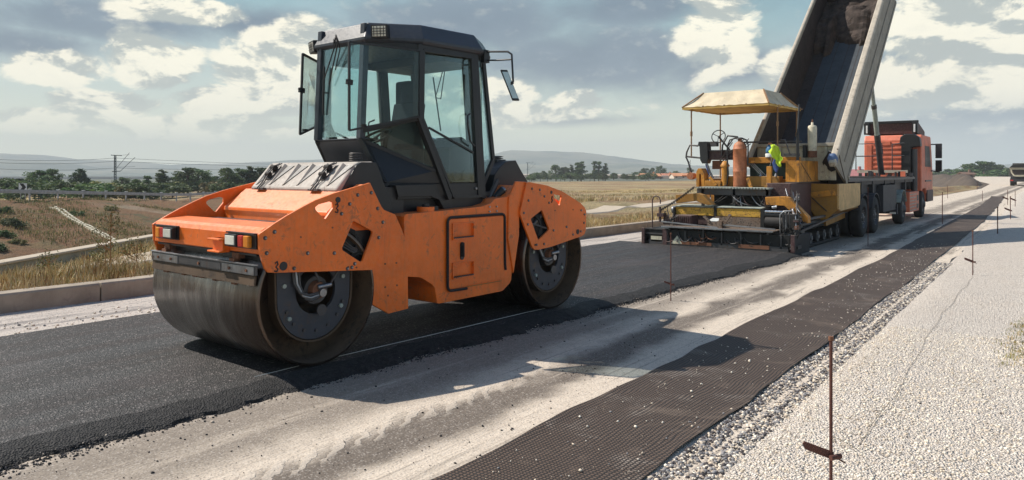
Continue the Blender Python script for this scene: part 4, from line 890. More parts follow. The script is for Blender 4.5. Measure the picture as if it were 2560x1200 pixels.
# cab interior
mb = MB('seatcloth'); mb.prism([(1.62, 1.72), (2.10, 1.68), (2.14, 1.78), (1.60, 1.84)], .98, 1.48); mb.prism([(2.05, 1.75), (2.18, 1.75), (2.30, 2.45), (2.20, 2.47)], 1.0, 1.46); mb.prism([(2.21, 2.46), (2.30, 2.46), (2.34, 2.72), (2.27, 2.74)], 1.10, 1.38)
mb.use('black').box(1.7, 2.1, 1.0, 1.35, 1.43, 1.70); mb.use('seatcloth').box(1.7, 2.1, .84, .9, 1.9, 1.96); mb.build('seat', CAB, bevel=.02)
mb = MB('black'); mb.prism([(1.15, 1.43), (1.30, 1.43), (1.42, 1.86), (1.36, 1.95), (1.15, 1.95)], .75, 1.15); mb.tube([(1.38, .95, 1.9), (1.5, .95, 2.02)], .03); mb.ring((1.50, .95, 2.03), (-.5, 0, .85), .17, .014); mb.bar((1.37, .95, 1.95), (1.62, .95, 2.1), .02); mb.build('steering_console', CAB)
mb = MB('black'); mb.prism([(2.0, 1.43), (2.36, 1.43), (2.36, 1.98), (2.22, 2.04), (2.02, 1.92)], .35, .75); mb.use('darksteel').cyl((2.12, .345, 1.62), (2.12, .33, 1.62), .06).cyl((2.27, .345, 1.62), (2.27, .33, 1.62), .06); mb.use('maroon').box(2.0, 2.34, .3, .345, 1.44, 1.55); mb.use('chrome').tube([(1.95, .5, 2.0), (1.85, .5, 2.02)], .02); mb.build('control_box', CAB, bevel=.01)
mb = MB('seatcloth'); mb.box(2.30, 2.40, 1.30, 1.55, 1.9, 2.75); mb.build('seat', CAB, bevel=.03)
mb = MB('black'); mb.bar((2.5, .45, 1.6), (2.42, .48, 2.93), .07, .07).bar((2.5, 1.35, 1.6), (2.42, 1.32, 2.93), .07, .07); mb.box(1.9, 2.5, .3, 1.5, 2.84, 2.93); mb.build('roll_bar', CAB)
# mirror on its arm
mb = MB('black'); q = [(2.38, .16, 2.985), (2.40, -.16, 2.955), (2.40, -.215, 2.92), (2.40, -.235, 2.62)]; mb.tube(q, .011); mb.tube([(2.38, .16, 2.89), (2.40, -.02, 2.875), (2.40, -.225, 2.865)], .009); mb.box(2.33, 2.42, .12, .17, 2.86, 3.0)
MR = mb.build('mirror_arm', R)
mb = MB('black'); c = Vector((2.39, -.195, 2.585)); a = Vector((.045, -.048, -.165)); w_ = Vector((.030, -.022, 0)); nn = a.cross(w_).normalized()
ps = [c-a-w_, c-a+w_, c+a+w_, c+a-w_]; mb.add([p+nn*.022 for p in ps]+[p-nn*.012 for p in ps], [(0, 1, 2, 3), (7, 6, 5, 4), (0, 4, 5, 1), (1, 5, 6, 2), (2, 6, 7, 3), (3, 7, 4, 0)])
mb.use('mirror'); sg = -1 if nn.x > 0 else 1
ps2 = [c+(p-c)*.86+nn*(.0235 if nn.x < 0 else -.0135) for p in ps]; mb.add(ps2, [(0, 1, 2, 3)]); mb.use('black').bar(c, (2.40, -.235, 2.62), .03); mb.build('mirror', MR, bevel=.006)
# ============================================================ PAVER   (modelled in world coordinates; y runs up the road)
PV = thing('asphalt_paver', 'yellow tracked asphalt paver with fabric canopy laying the black mat, seen from behind', 'paver', (-6.0, 17.5, GZ), worldcoords=True)
sy = 15.5
# screed: end gates, main box, walkway
mb = MB('blackflat'); mb.box(-7.62, -4.45, sy+.02, sy+.75, .0, .34)
mb.use('darksteel').box(-7.60, -4.47, sy-.02, sy+.02, .0, .10)
for i in range(7): mb.box(-7.15+i*.42, -7.12+i*.42, sy-.02, sy+.05, .06, .34)
mb.use('rust').box(-6.9, -6.1, sy-.03, sy-.0, .03, .10).box(-5.5, -4.85, sy-.035, sy-.005, .03, .11)
mb.use('cream').poly([(-7.05, sy-.02, .03), (-6.9, sy-.02, .22), (-6.78, sy-.02, .04)], .02).box(-7.55, -7.28, sy-.02, sy, .06, .18)
SC = mb.build('screed', PV)
for x0, x1 in ((-7.76, -7.70), (-4.40, -4.34)):
    mb = MB('tyre'); mb.box(x0, x1, sy-.05, sy+1.1, GZ+.002, .34); mb.use('maroon').box(x0-.01, x1+.01, sy-.06, sy-.02, .0, .36); mb.build('end_gate', SC, bevel=.008)
mb = MB('maroon'); mb.box(-7.25, -7.15, sy-.04, sy+.04, .0, .36); mb.use('darksteel').box(-7.70, -7.25, sy-.0, sy+.25, .22, .25).box(-7.70, -7.25, sy+.0, sy+.05, .33, .36); mb.build('side_frame', SC)
mb = MB('treaddark'); mb.box(-7.25, -4.75, sy-.1, sy+.45, .40, .425); mb.use('steel').box(-7.25, -4.75, sy-.115, sy-.10, .395, .43); mb.use('darksteel')
for x in (-7.1, -6.3, -5.5, -4.9): mb.box(x, x+.04, sy-.05, sy+.4, .34, .40)
mb.use('steel').bar((-5.9, sy+.1, .50), (-4.75, sy+.05, .45), .03).bar((-7.3, sy, .52), (-5.95, sy-.05, .44), .03)
mb.build('walkway', PV, bevel=.003)
# clutter on the walkway: red gear case, brackets, handles
mb = MB('maroon'); mb.box(-7.12, -6.72, sy+.35, sy+.75, .43, .66)
for i in range(8): mb.box(-7.10+i*.048, -7.08+i*.048, sy+.33, sy+.36, .45, .63)
mb.build('gear_case', PV, bevel=.01)
mb = MB('treaddark'); mb.box(-6.25, -5.95, sy+.1, sy+.4, .43, .56).poly([(-6.35, sy+.1, .66), (-6.2, sy+.1, .54), (-6.17, sy+.1, .57), (-6.3, sy+.1, .69)], .04).poly([(-5.9, sy+.1, .52), (-5.75, sy+.1, .74), (-5.70, sy+.1, .72), (-5.84, sy+.1, .50)], .05)
mb.box(-6.0, -5.9, sy+.05, sy+.2, .40, .58); mb.use('whitebag').poly([(-6.25, sy+.12, .56), (-6.0, sy+.12, .565), (-6.05, sy+.3, .62), (-6.2, sy+.3, .62)], .015); mb.build('bracket', PV)
mb = MB('treaddark'); mb.box(-6.3, -5.26, 16.2, 16.24, .40, .635); mb.build('mesh_panel', PV)
# tread-plate hood, two lengths with a pale top
for x0, x1 in ((-7.30, -6.34), (-6.30, -5.25)):
    mb = MB('treadyellow'); mb.box(x0, x1, 16.28, 16.31, .645, .825).box(x0, x1, 16.31, 16.72, .80, .825); mb.use('palegreen').poly([(x0, 16.26, .845), (x1, 16.26, .845), (x1, 16.74, .865), (x0, 16.74, .865)], .02); mb.use('maroon').box(x0, x1, 16.265, 16.29, .828, .836).box(x0, x1, 16.31, 16.6, .44, .64)
    mb.build('burner_cover', PV, bevel=.004)
for q_ in ((-6.35, -6.29, 16.25, 16.6, .45, .88), (-7.33, -7.29, 16.2, 16.8, .4, .82), (-5.24, -5.16, 16.1, 16.8, .30, .85)):
    mb = MB('blackflat'); mb.box(*q_); mb.build('cover_post', PV)
mb = MB('steel'); mb.cyl((-7.40, 16.35, .75), (-7.31, 16.35, .75), .09, n=18); mb.build('end_cap', PV)
# hydraulic cylinders and dark mass at the right
mb = MB('black'); mb.cyl((-5.16, 16.2, .72), (-4.72, 16.2, .72), .10, n=20); mb.use('chrome').cyl((-5.14, 16.12, .79), (-4.70, 16.12, .79), .030, n=12).cyl((-5.0, 16.15, .88), (-4.9, 16.15, .90), .03)
mb.use('rubber').cyl((-5.12, 16.1, .56), (-4.70, 16.1, .56), .11, n=20); mb.build('hydraulic_cylinder', PV)
mb = MB('tyre'); mb.box(-4.70, -4.44, 15.85, 16.3, .35, .76); rnd = random.Random(4)
for i in range(18):
    x = -4.75+.4*rnd.random(); z = .05+.65*rnd.random(); mb.use(rnd.choice(['tyre', 'darksteel', 'black', 'rust', 'steel', 'maroon'])).box(x, x+.03+.09*rnd.random(), 15.58+.1*rnd.random(), 15.86, z, z+.02+.07*rnd.random())
for i in range(9): x = -4.7+.35*rnd.random(); mb.use(rnd.choice(['black', 'steel', 'rubber'])).tube([(x, 15.7, .2+.3*rnd.random()), (x+.08, 15.62, .5), (x+.04, 15.72, .7+.2*rnd.random())], .012)
mb.use('steel').tube([(-4.70, 15.72, .30), (-4.70, 15.7, .75), (-4.62, 15.7, .83), (-4.45, 15.72, .84)], .014)
mb.use('darksteel').bar((-4.7, 15.6, .28), (-4.35, 15.6, .26), .03).bar((-4.36, 15.6, .02), (-4.36, 15.6, .40), .03).box(-4.55, -4.38, 15.55, 15.62, .05, .2)
mb.use('whitebag').box(-4.53, -4.38, 15.54, 15.56, .12, .16).box(-4.51, -4.38, 15.54, 15.56, .05, .09)
mb.build('screed_extension', PV, bevel=.005)
mb = MB('rubber'); rnd = random.Random(11)
def hose(a, b_, sag, r=.012, mt='rubber'):
    mb.use(mt); a = Vector(a); b_ = Vector(b_); pts = []
    for i in range(9):
        u = i/8; p = a.lerp(b_, u); p.z -= sag*4*u*(1-u); p.y -= .1*sin(pi*u); pts.append(p)
    mb.tube(pts, r, 6)
for i in range(26):
    x = -7.1+rnd.random()*2.6; hose((x, 15.55+rnd.random()*.3, .38), (x+rnd.uniform(-.5, .5), 15.5, .15+rnd.random()*.1), .1+rnd.random()*.12, .010, rnd.choice(['rubber', 'maroon', 'darksteel', 'rust', 'darksteel']))
for i in range(16):
    x = -6.6+rnd.random()*1.5; hose((x, 16.6, 1.2), (x+rnd.uniform(-.5, .5), 16.55, .9), .05+rnd.random()*.1, .012, rnd.choice(['rubber', 'darksteel', 'steel', 'maroon']))
for i in range(14):
    hose((-4.9+rnd.random()*.4, 16.4+rnd.random()*.5, 1.0+rnd.random()*.3), (-4.6+rnd.random()*.3, 16.0, .4+rnd.random()*.4), .05, .012, rnd.choice(['rubber', 'darksteel', 'steel']))
for i in range(10):
    hose((-7.45+rnd.random()*.25, 15.7+rnd.random()*.4, .45+rnd.random()*.4), (-7.2+rnd.random()*.2, 15.8, .4+rnd.random()*.3), .06, .011, rnd.choice(['maroon', 'darksteel', 'rubber']))
for i in range(8): hose((-6.35+rnd.random()*.5, 17.3, 2.3+rnd.random()*.15), (-6.65+rnd.random()*.3, 17.4, 1.8+rnd.random()*.4), .05, .011, 'rubber')
tag(mb.build('hose', PV), kind='stuff')
# coiled hose on the left and its bent rod
mb = MB('rubber'); mb.tube([(-7.55+.75*i/60, 15.9+.3*i/60, .75+.55*(i/60)**1.2+.035*sin(i*2.1)) for i in range(61)], .016, 6); mb.build('coiled_hose', PV)
mb = MB('maroon'); mb.tube([(-7.57, 15.6, .36), (-7.57, 15.6, 1.0)]+[(-7.57+.10*(1-cos(a)), 15.6, 1.0+.10*sin(a)) for a in (pi*.25, pi*.5, pi*.75, pi)]+[(-7.37, 15.6, .92)], .014); mb.cyl((-7.40, 15.65, .5), (-7.40, 15.65, .85), .03).box(-7.46, -7.30, 15.6, 15.7, .62, .70)
for k in range(6): mb.bar((-7.34+k*.03, 15.7, .45), (-7.30+k*.025, 15.7, .75-k*.04), .02)
mb.build('control_rod', PV)
# tow arms
mb = MB('yellow'); mb.prism([(-5.17, 1.10), (-4.74, 1.125), (-4.66, 1.09), (-4.27, .70), (-4.27, .56), (-4.40, .60), (-4.76, .92), (-5.15, .93)], 16.2, 16.42); mb.build('tow_arm', PV, bevel=.01)
mb = MB('yellow'); mb.box(-5.36, -5.26, 16.9, 17.0, 1.0, 1.78); mb.use('ochredark').box(-5.40, -5.20, 16.88, 17.0, 1.28, 1.34); mb.build('upright', PV, bevel=.006)
mb = MB('ochredark'); mb.prism([(-7.27, 1.11), (-6.74, 1.16), (-6.60, 1.12), (-6.36, .90), (-6.50, .89), (-6.76, .98), (-7.25, .91)], 16.2, 16.42); mb.build('tow_arm', PV, bevel=.01)
# operator platform grating
mb = MB('palegreen'); mb.box(-6.86, -6.02, 16.45, 17.1, 1.27, 1.30).box(-5.98, -5.16, 16.4, 17.1, 1.265, 1.295); mb.use('darksteel')
for i in range(24): mb.box(-6.85+i*.07, -6.835+i*.07, 16.395, 16.40, 1.265, 1.30)
mb.box(-6.86, -5.16, 16.5, 16.6, 1.12, 1.265)
for x in (-6.75, -6.0, -5.25): mb.box(x, x+.06, 16.5, 16.56, .85, 1.27)
mb.build('platform', PV)
# bodywork
mb = MB('yellow'); mb.box(-6.95, -5.0, 17.6, 19.2, .55, 1.48).box(-6.0, -4.80, 17.55, 17.62, 1.86, 2.0)
mb.use('darkgreen').box(-6.0, -4.80, 17.66, 17.7, 1.42, 1.88); mb.use('ochredark').box(-6.4, -5.2, 17.3, 17.6, 1.30, 1.55)
mb.use('blackflat').box(-6.6, -5.2, 16.9, 17.6, .6, 1.24); BY = mb.build('body', PV, bevel=.01)
mb = MB('steel')
for k in range(3): mb.bar((-5.95+k*.05, 17.5, 1.85), (-5.55+k*.05, 17.5, 1.45), .02)
for x in (-5.65, -5.3, -5.5): mb.cyl((x, 17.4, 1.5), (x, 17.4, 1.62), .06, .02, n=10)
mb.build('control_lever', BY)
mb = MB('yellow'); mb.prism([(17.30, 1.42), (17.30, 1.91), (19.10, 1.915), (19.10, 1.42)], -5.05, -4.75, ax='x'); mb.use('black').poly([(-4.748, 17.4, 1.86), (-4.748, 17.45, 1.86), (-4.748, 18.35, 1.45), (-4.748, 18.3, 1.45)], .008)
mb.use('darksteel').box(-5.05, -4.74, 17.28, 19.12, 1.40, 1.42); mb.build('side_cover', PV, bevel=.012)
mb = MB('maroon'); mb.box(-5.3, -4.78, 16.75, 19.2, .50, 1.40); mb.build('side_panel', PV, bevel=.01)
mb = MB('yellow'); mb.prism([(-7.17, 1.28), (-7.17, 1.66), (-7.12, 1.74), (-7.04, 1.74), (-6.97, 1.62), (-6.95, 1.28), (-7.03, 1.28), (-7.05, 1.60), (-7.09, 1.60), (-7.10, 1.28)], 17.2, 17.5); mb.use('treadyellow').prism([(-7.0, 1.28), (-7.0, 1.5), (-6.6, 1.28)], 17.3, 17.35); mb.use('yellow').box(-6.95, -6.55, 17.2, 17.5, 1.30, 1.44).poly([(-6.85, 17.19, 1.5), (-6.8, 17.19, 1.55), (-6.62, 17.19, 1.34), (-6.68, 17.19, 1.31)], .03)
mb.build('track_guard', PV, bevel=.008)
mb = MB('yellow'); mb.poly([(-5.90, 17.1, 1.50), (-5.82, 17.1, 1.52), (-5.74, 17.1, 1.30), (-5.82, 17.1, 1.29)], .04); mb.build('brace', PV)
# conical-top yellow canister and big rusty gas bottle with its hoop guard
mb = MB('yellow'); mb.cyl((-6.48, 17.3, 1.32), (-6.48, 17.3, 1.80), .085, n=20); mb.lathe([(.11, 0), (.11, .025), (.05, .13), (.0, .14)], (-6.48, 17.3, 1.78), (0, 0, 1), 20); mb.use('rubber').tube([(-6.38, 17.2, 1.9), (-6.35, 17.18, 1.6), (-6.40, 17.2, 1.33), (-6.48, 17.2, 1.30)], .015); mb.build('filter_canister', PV)
mb = MB('gascyl'); mb.lathe([(.0, 0), (.15, 0), (.158, .02), (.158, .36), (.163, .37), (.163, .39), (.158, .40), (.158, .90), (.164, .905), (.164, .925), (.158, .93), (.15, .99), (.12, 1.05), (.07, 1.09), (.05, 1.10), (.045, 1.16), (.0, 1.16)], (-6.115, 17.3, 1.28), (0, 0, 1), 32); mb.use('darksteel').ring((-6.115, 17.3, 2.44), (0, 0, 1), .08, .012); mb.build('gas_bottle', PV)
mb = MB('black'); mb.tube([(-6.40, 17.25, 1.35), (-6.40, 17.25, 2.28), (-6.34, 17.25, 2.42), (-6.22, 17.25, 2.455), (-6.05, 17.25, 2.455), (-5.93, 17.25, 2.40), (-5.90, 17.25, 2.28), (-5.91, 17.25, 1.8)], .018)
mb.tube([(-6.60, 17.4, 2.05), (-6.58, 17.4, 2.3), (-6.45, 17.4, 2.53), (-6.2, 17.4, 2.49)], .022); mb.tube([(-6.52, 17.5, 2.0), (-6.5, 17.5, 2.25), (-6.35, 17.5, 2.46)], .015); mb.build('guard_hoop', PV)
# driver's stand
mb = MB('black'); mb.prism([(-7.17, 2.40), (-7.19, 2.32), (-7.15, 2.28), (-7.13, 1.95), (-7.08, 1.86), (-6.97, 1.86), (-6.93, 1.95), (-6.95, 2.36), (-6.97, 2.40)], 17.35, 17.6); mb.use('darksteel').box(-6.92, -6.75, 17.45, 17.6, 2.28, 2.40).box(-6.95, -6.35, 17.4, 17.9, 2.16, 2.19); mb.use('maroon').box(-6.95, -6.35, 17.45, 17.9, 1.95, 2.16); mb.use('rust').box(-6.88, -6.60, 17.5, 17.6, 1.72, 1.93); mb.use('steel').tube([(-6.98, 17.4, 1.86), (-6.9, 17.4, 1.65), (-6.82, 17.4, 1.5)], .03); mb.use('bluecloth').tube([(-7.0, 17.38, 1.84), (-6.92, 17.38, 1.6), (-6.85, 17.38, 1.45)], .012)
mb.build('control_console', PV, bevel=.01)
mb = MB('black'); mb.ring((-6.70, 17.45, 2.52), (.1, -.93, .35), .165, .012, 32)
for a in (0.6, 2.7, 4.7): mb.bar((-6.70, 17.45, 2.52), (-6.70+.16*cos(a), 17.45+.05*sin(a), 2.52+.155*sin(a)), .014)
mb.bar((-6.70, 17.45, 2.52), (-6.55, 17.8, 2.2), .03); mb.build('steering_wheel', PV)
mb = MB('darksteel')
for pts in ([(-7.2, 17.4, 2.30), (-7.42, 17.4, 2.32), (-7.50, 17.4, 2.15), (-7.52, 17.4, 2.02), (-7.46, 17.4, 1.9), (-7.38, 17.4, 1.62)], [(-7.52, 17.4, 2.04), (-7.15, 17.4, 2.0)]): mb.tube(pts, .022)
h2 = MB('darksteel'); h2.tube([(-6.3, 17.9, 2.38), (-4.86, 17.9, 2.37)], .022); h2.build('handrail', PV)
mb.use('rubber').tube([(-7.5, 17.42, 2.0), (-7.44, 17.4, 1.85), (-7.40, 17.4, 1.95), (-7.42, 17.42, 1.7)], .009)
mb.build('handrail', PV); mb = MB('darksteel')
mb.use('darksteel').tube([(-5.25, 17.5, 2.35), (-5.22, 17.5, 2.40), (-5.12, 17.5, 2.40), (-5.02, 17.5, 2.08)], .016); mb.tube([(-5.30, 17.4, 2.3), (-5.40, 17.3, 1.8), (-5.42, 17.1, 1.35)], .014); mb.build('handrail', PV)
mb = MB('darksteel'); mb.box(-5.15, -4.82, 17.5, 17.62, 2.02, 2.08); mb.build('tool_tray', PV)
mb = MB('gascyl'); mb.cyl((-7.33, 17.4, 1.55), (-7.33, 17.2, 1.55), .085, n=16).cyl((-7.62, 17.4, 1.56), (-7.3, 17.4, 1.56), .02); mb.build('warning_lamp', PV)
# canopy
corners = [(-7.56, 17.25, 3.26), (-5.42, 17.25, 3.26), (-5.30, 19.45, 3.26), (-7.44, 19.45, 3.26)]; top = [(-7.20, 17.75, 3.64), (-5.70, 17.75, 3.64), (-5.66, 18.95, 3.64), (-7.16, 18.95, 3.64)]
def cl(t, u, k, s_=0): # strip between bottom edge and ridge edge
    return tuple((corners[k][i]*(1-u)+corners[(k+1) % 4][i]*u)*(1-t)+(top[k][i]*(1-u)+top[(k+1) % 4][i]*u)*t for i in range(3))
mb = MB('canopy')
for k in range(4):
    N_ = 16; M2 = 6; vs = []
    for j in range(M2+1):
        for i in range(N_+1):
            p = list(cl(j/M2, i/N_, k)); p[2] += -.035*sin(pi*j/M2)*(1+.5*sin(i*1.7))+(.012*sin(i*2.9) if j == 0 else 0); vs.append(p)
    mb.add(vs, [(j*(N_+1)+i, j*(N_+1)+i+1, (j+1)*(N_+1)+i+1, (j+1)*(N_+1)+i) for j in range(M2) for i in range(N_)], True)
    v2 = []
    for i in range(N_+1):
        p = cl(0, i/N_, k); v2.append((p[0], p[1], p[2]+.012*sin(i*2.9)));
    for i in range(N_+1):
        p = cl(0, i/N_, k); v2.append((p[0], p[1], p[2]-.05-.012*abs(sin(i*1.4))))
    mb.use('canopyunder').add(v2, [(i, i+1, N_+2+i, N_+1+i) for i in range(N_)]); mb.use('canopy')
mb.add(top, [(0, 1, 2, 3)])
CP = mb.build('canopy', PV, recalc=False)
mb = MB('canopyunder'); mb.poly([(x, y, 3.245) for x, y, z in corners], .01); 
for t_ in (.25, .5, .75): mb.use('pole').bar(cl(0, t_, 0), cl(0, 1-t_, 2), .03)
for k in range(4): mb.use('pole').bar(corners[k], top[k], .03)
mb.build('canopy_lining', CP)
for (x, y, z0) in ((-7.38, 17.4, 2.0), (-5.40, 17.85, 2.2), (-5.36, 19.3, 2.0), (-7.36, 19.3, 1.5)):
    mb = MB('pole'); mb.cyl((x, y, z0), (x, y, 3.25), .018, n=10).cyl((x, y, z0+.55), (x, y, z0+.66), .03, n=10).bar((x, y, 3.2), (x+.12, y+.1, 3.25), .02)
    mb.build('canopy_pole', PV)
mb = MB('black'); mb.cyl((-4.84, 17.5, 1.4), (-4.84, 17.5, 2.56), .035, n=12).cyl((-4.84, 17.5, 2.56), (-4.86, 17.7, 3.22), .018); mb.build('post', PV)
# exhaust silencer
mb = MB('cream'); mb.lathe([(.0, 0), (.10, 0), (.105, .03), (.105, .70), (.09, .75), (.03, .77), (.028, .83), (.0, .83)], (-4.80, 18.6, 2.02), (0, 0, 1), 24); mb.use('rust').lathe([(.107, .0), (.107, .16)], (-4.80, 18.6, 2.0), (0, 0, 1), 24); mb.use('rust').tube([(-4.80, 18.6, 2.84), (-4.80, 18.62, 2.92)], .018); mb.use('black').box(-5.0, -4.92, 18.5, 18.7, 2.0, 2.3); mb.build('exhaust_silencer', PV)
# hopper: back triangle plus wing
mb = MB('ochredark'); mb.poly([(-4.93, 18.45, 1.38), (-4.20, 18.45, 1.36), (-4.20, 18.45, .75), (-4.55, 18.45, .42), (-4.93, 18.45, .9)], .05); mb.use('yellow').poly([(-4.92, 18.40, 1.14), (-4.25, 18.40, 1.24), (-4.22, 18.40, 1.1), (-4.92, 18.40, 1.0)], .03).box(-4.95, -4.88, 18.3, 18.5, .35, 1.45); mb.use('black').bar((-4.80, 18.39, 1.08), (-4.42, 18.39, .72), .02)
mb.use('yellowpale').prism([(18.45, 1.37), (20.75, 1.36), (20.75, .80), (20.4, .77), (18.6, .72), (18.45, .78)], -4.22, -4.16, ax='x'); mb.use('black').box(-4.23, -4.17, 20.75, 20.80, .8, 1.38)
mb.use('ochredark').prism([(18.5, .75), (20.6, .72), (20.6, .45), (18.7, .35)], -5.6, -4.5, ax='x'); mb.poly([(-4.2, 18.5, .75), (-4.2, 20.7, .75), (-4.9, 20.6, .42), (-4.9, 18.5, .42)], .04); mb.poly([(-7.5, 18.45, 1.3), (-5.0, 18.45, 1.3), (-5.0, 18.45, .4), (-7.5, 18.45, .4)], .04); mb.use('yellowpale').prism([(18.45, 1.37), (20.75, 1.36), (20.75, .80), (18.45, .78)], -7.55, -7.49, ax='x')
mb.build('hopper', PV, bevel=.006)
# crawler tracks
for xc in (-4.72, -6.95):
    mb = MB('tyre'); pts = arc((16.95, .20), .24, 90, 270, 10)+arc((20.1, .17), .21, -90, 90, 10); inner = arc((16.95, .20), .20, 90, 270, 10)+arc((20.1, .17), .17, -90, 90, 10)
    mb.prism(pts, xc-.17, xc+.17, ax='x', holes=[inner])
    for i in range(30): mb.box(xc-.18, xc+.18, 16.9+i*.11, 16.95+i*.11, .435, .46); mb.box(xc-.18, xc+.18, 16.9+i*.11, 16.95+i*.11, GZ+.003, GZ+.02)
    tk = mb.build('crawler_track', PV)
    for y, r_ in ((16.95, .19), (17.6, .13), (18.2, .13), (18.8, .13), (19.4, .13), (20.1, .16)):
        m2 = MB('darksteel'); m2.cyl((xc-.15, y, .03+r_*.8), (xc+.15, y, .03+r_*.8), r_, n=20); m2.use('steel').cyl((xc+.15, y, .03+r_*.8), (xc+.175, y, .03+r_*.8), r_*.4, n=12); m2.build('road_wheel', tk)
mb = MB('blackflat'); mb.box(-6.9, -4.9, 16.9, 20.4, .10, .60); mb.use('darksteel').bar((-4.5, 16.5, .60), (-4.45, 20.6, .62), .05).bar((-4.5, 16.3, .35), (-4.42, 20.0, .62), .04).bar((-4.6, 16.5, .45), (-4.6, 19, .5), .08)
mb.build('undercarriage', PV)
mb = MB('black'); mb.box(-4.62, -4.52, 16.5, 16.54, 1.0, 1.12); mb.use('white').box(-4.61, -4.53, 16.495, 16.50, 1.04, 1.12); mb.build('gauge', PV)

# things lying or hanging on the paver
mb = MB('hivis'); vs = []; 
for j in range(13):
    t_ = j/12; z = 2.28-.50*t_; wd = .055+.07*sin(pi*min(1, t_*1.15))+.02*sin(j*1.9); xc = -5.33+.17*t_+.02*sin(j)
    for i in range(9):
        u = i/8-.5; vs.append((xc+u*wd*2, 17.28-.05*cos(u*5+j*.4)+.03*sin(i*2.1), z+.02*cos(i*1.3)))
mb.add(vs, [(j*9+i, j*9+i+1, (j+1)*9+i+1, (j+1)*9+i) for j in range(12) for i in range(8)], True)
V_ = mb.build('hi_vis_vest', recalc=False); V_.modifiers.new('t', 'SOLIDIFY').thickness = .012; recentre(V_, (-5.25, 17.28, 1.78)); tag(V_, 'neon yellow-green safety vest hanging at the right rear of the paver', 'vest')
mb = MB('tealcap'); mb.lathe([(0, 0), (.09, 0), (.10, .06), (.085, .15), (.04, .2), (0, .21)], (-5.50, 17.6, 2.09), (0, 0, 1), 18); mb.use('whitebag').lathe([(.105, -.09), (.11, -.01), (.095, .0)], (-5.50, 17.6, 2.09), (0, 0, 1), 18).use('gascyl').lathe([(.05, .2), (.04, .25), (0, .26)], (-5.50, 17.6, 2.09), (0, 0, 1), 14)
tag(recentre(mb.build('water_jug'), (-5.50, 17.6, 2.0)), 'small blue and white jug with orange cap on the paver beside the safety vest', 'jug')
mb = MB('bluecloth'); mb.prism([(-5.38, 1.86), (-5.33, 1.98), (-5.27, 1.97), (-5.24, 1.72), (-5.28, 1.62), (-5.34, 1.7)], 17.36, 17.44); tag(recentre(mb.build('work_jacket', bevel=.02), (-5.3, 17.4, 1.62)), 'dark blue work jacket hanging behind the yellow-green vest on the paver', 'jacket')

# ============================================================ TIPPER TRUCK
TK = thing('tipper_truck', 'red four-axle tipper truck with its pale body raised high, feeding the paver', 'truck', (-5.2, 26.5, GZ), worldcoords=True)
X0, X1 = -6.20, -4.20
mb = MB('truckdark'); mb.box(-5.75, -5.45, 20.6, 33, .78, 1.05).box(-4.95, -4.65, 20.6, 33, .78, 1.05); mb.box(-6.1, -4.3, 20.8, 30.2, 1.30, 1.42).box(-6.0, -4.4, 21.5, 29.5, 1.02, 1.30)
for y in (21.5, 23, 24.8, 26.5, 28.5): mb.box(-6.1, -4.28, y, y+.12, .95, 1.42)
mb.box(-4.6, -4.22, 24.2, 26.4, .45, 1.25).box(-6.2, -4.25, 24.6, 24.7, .4, .8)
mb.use('darksteel').box(-4.26, -4.20, 19.6, 30.0, 1.40, 1.47)
mb.use('bedrim').box(-6.1, -4.3, 19.4, 20.9, 1.44, 1.48); CH = mb.build('chassis', TK)
mb = MB('darksteel'); rnd = random.Random(3); mb.box(-6.12, -4.28, 28.7, 30.4, 1.42, 1.49)
for i in range(30):
    x = -6.1+rnd.random()*1.8; y = 28.8+rnd.random()*1.5; mb.use(rnd.choice(['darksteel', 'steel', 'rust', 'truckred', 'truckdark', 'rubber'])).box(x, x+.04+rnd.random()*.14, y, y+.12, 1.42, 1.48+rnd.random()*.22)
mb.use('bedrim').box(-6.15, -4.45, 30.1, 30.2, 1.62, 1.72); mb.build('gearbox', TK)
def wheel(xo, yc, r=.52, dual=True, out=1):
    w_ = .28; mb = MB('tyre')
    for k in range(2 if dual else 1):
        a = xo-out*(k*.31); prof = [(r*.56, 0), (r*.62, .0), (r*.9, .0), (r*.985, .03), (r, .06), (r, w_-.06), (r*.985, w_-.03), (r*.9, w_), (r*.56, w_)]
        mb.lathe(prof, (a-out*w_, yc, r+GZ), (out, 0, 0), 40)
    t_ = mb.build('wheel', TK); m2 = MB('darksteel'); m2.lathe([(r*.56, 0), (r*.54, -.05), (r*.40, -.10), (r*.22, -.11), (r*.20, -.02), (0, -.01)] if dual else [(r*.56, 0), (r*.53, -.02), (r*.38, .0), (r*.24, .03), (r*.2, .07), (0, .08)], (xo, yc, r+GZ), (out, 0, 0), 32)
    for k in range(8): a = 2*pi*k/8; m2.use('steel').cyl((xo-.06*out, yc+r*.32*cos(a), r+GZ+r*.32*sin(a)), (xo-.02*out, yc+r*.32*cos(a), r+GZ+r*.32*sin(a)), .02, n=6)
    m2.build('rim', t_)
for y in (21.2, 22.75): wheel(-4.16, y); wheel(-6.24, y, out=-1)
for y in (27.3, 31.7): wheel(-4.16, y, .5, False); wheel(-6.24, y, .5, False, -1)
for y, mt in ((21.2, 'truckdark'), (22.75, 'truckdark'), (27.3, 'palegreen')):
    mb = MB(mt)
    for i in range(10):
        a0 = radians(20+14*i); a1 = radians(34+14*i); p = lambda a, x: (x, y+.60*cos(a), .45+.60*sin(a)); mb.poly([p(a0, -4.62), p(a0, -4.14), p(a1, -4.14), p(a1, -4.62)], .025)
    mb.build('mudguard', TK)
mb = MB('whitebag'); mb.lathe([(0, 0), (.12, .02), (.17, .2), (.13, .42), (.0, .48)], (-4.72, 26.5, .62), (0, 0, 1), 14); mb.build('bag', TK)
mb = MB('bluebag'); mb.prism([(-4.68, .72), (-4.62, 1.0), (-4.4, 1.05), (-4.28, .95), (-4.25, .70)], 26.42, 26.62); mb.build('air_tank', TK, bevel=.04)
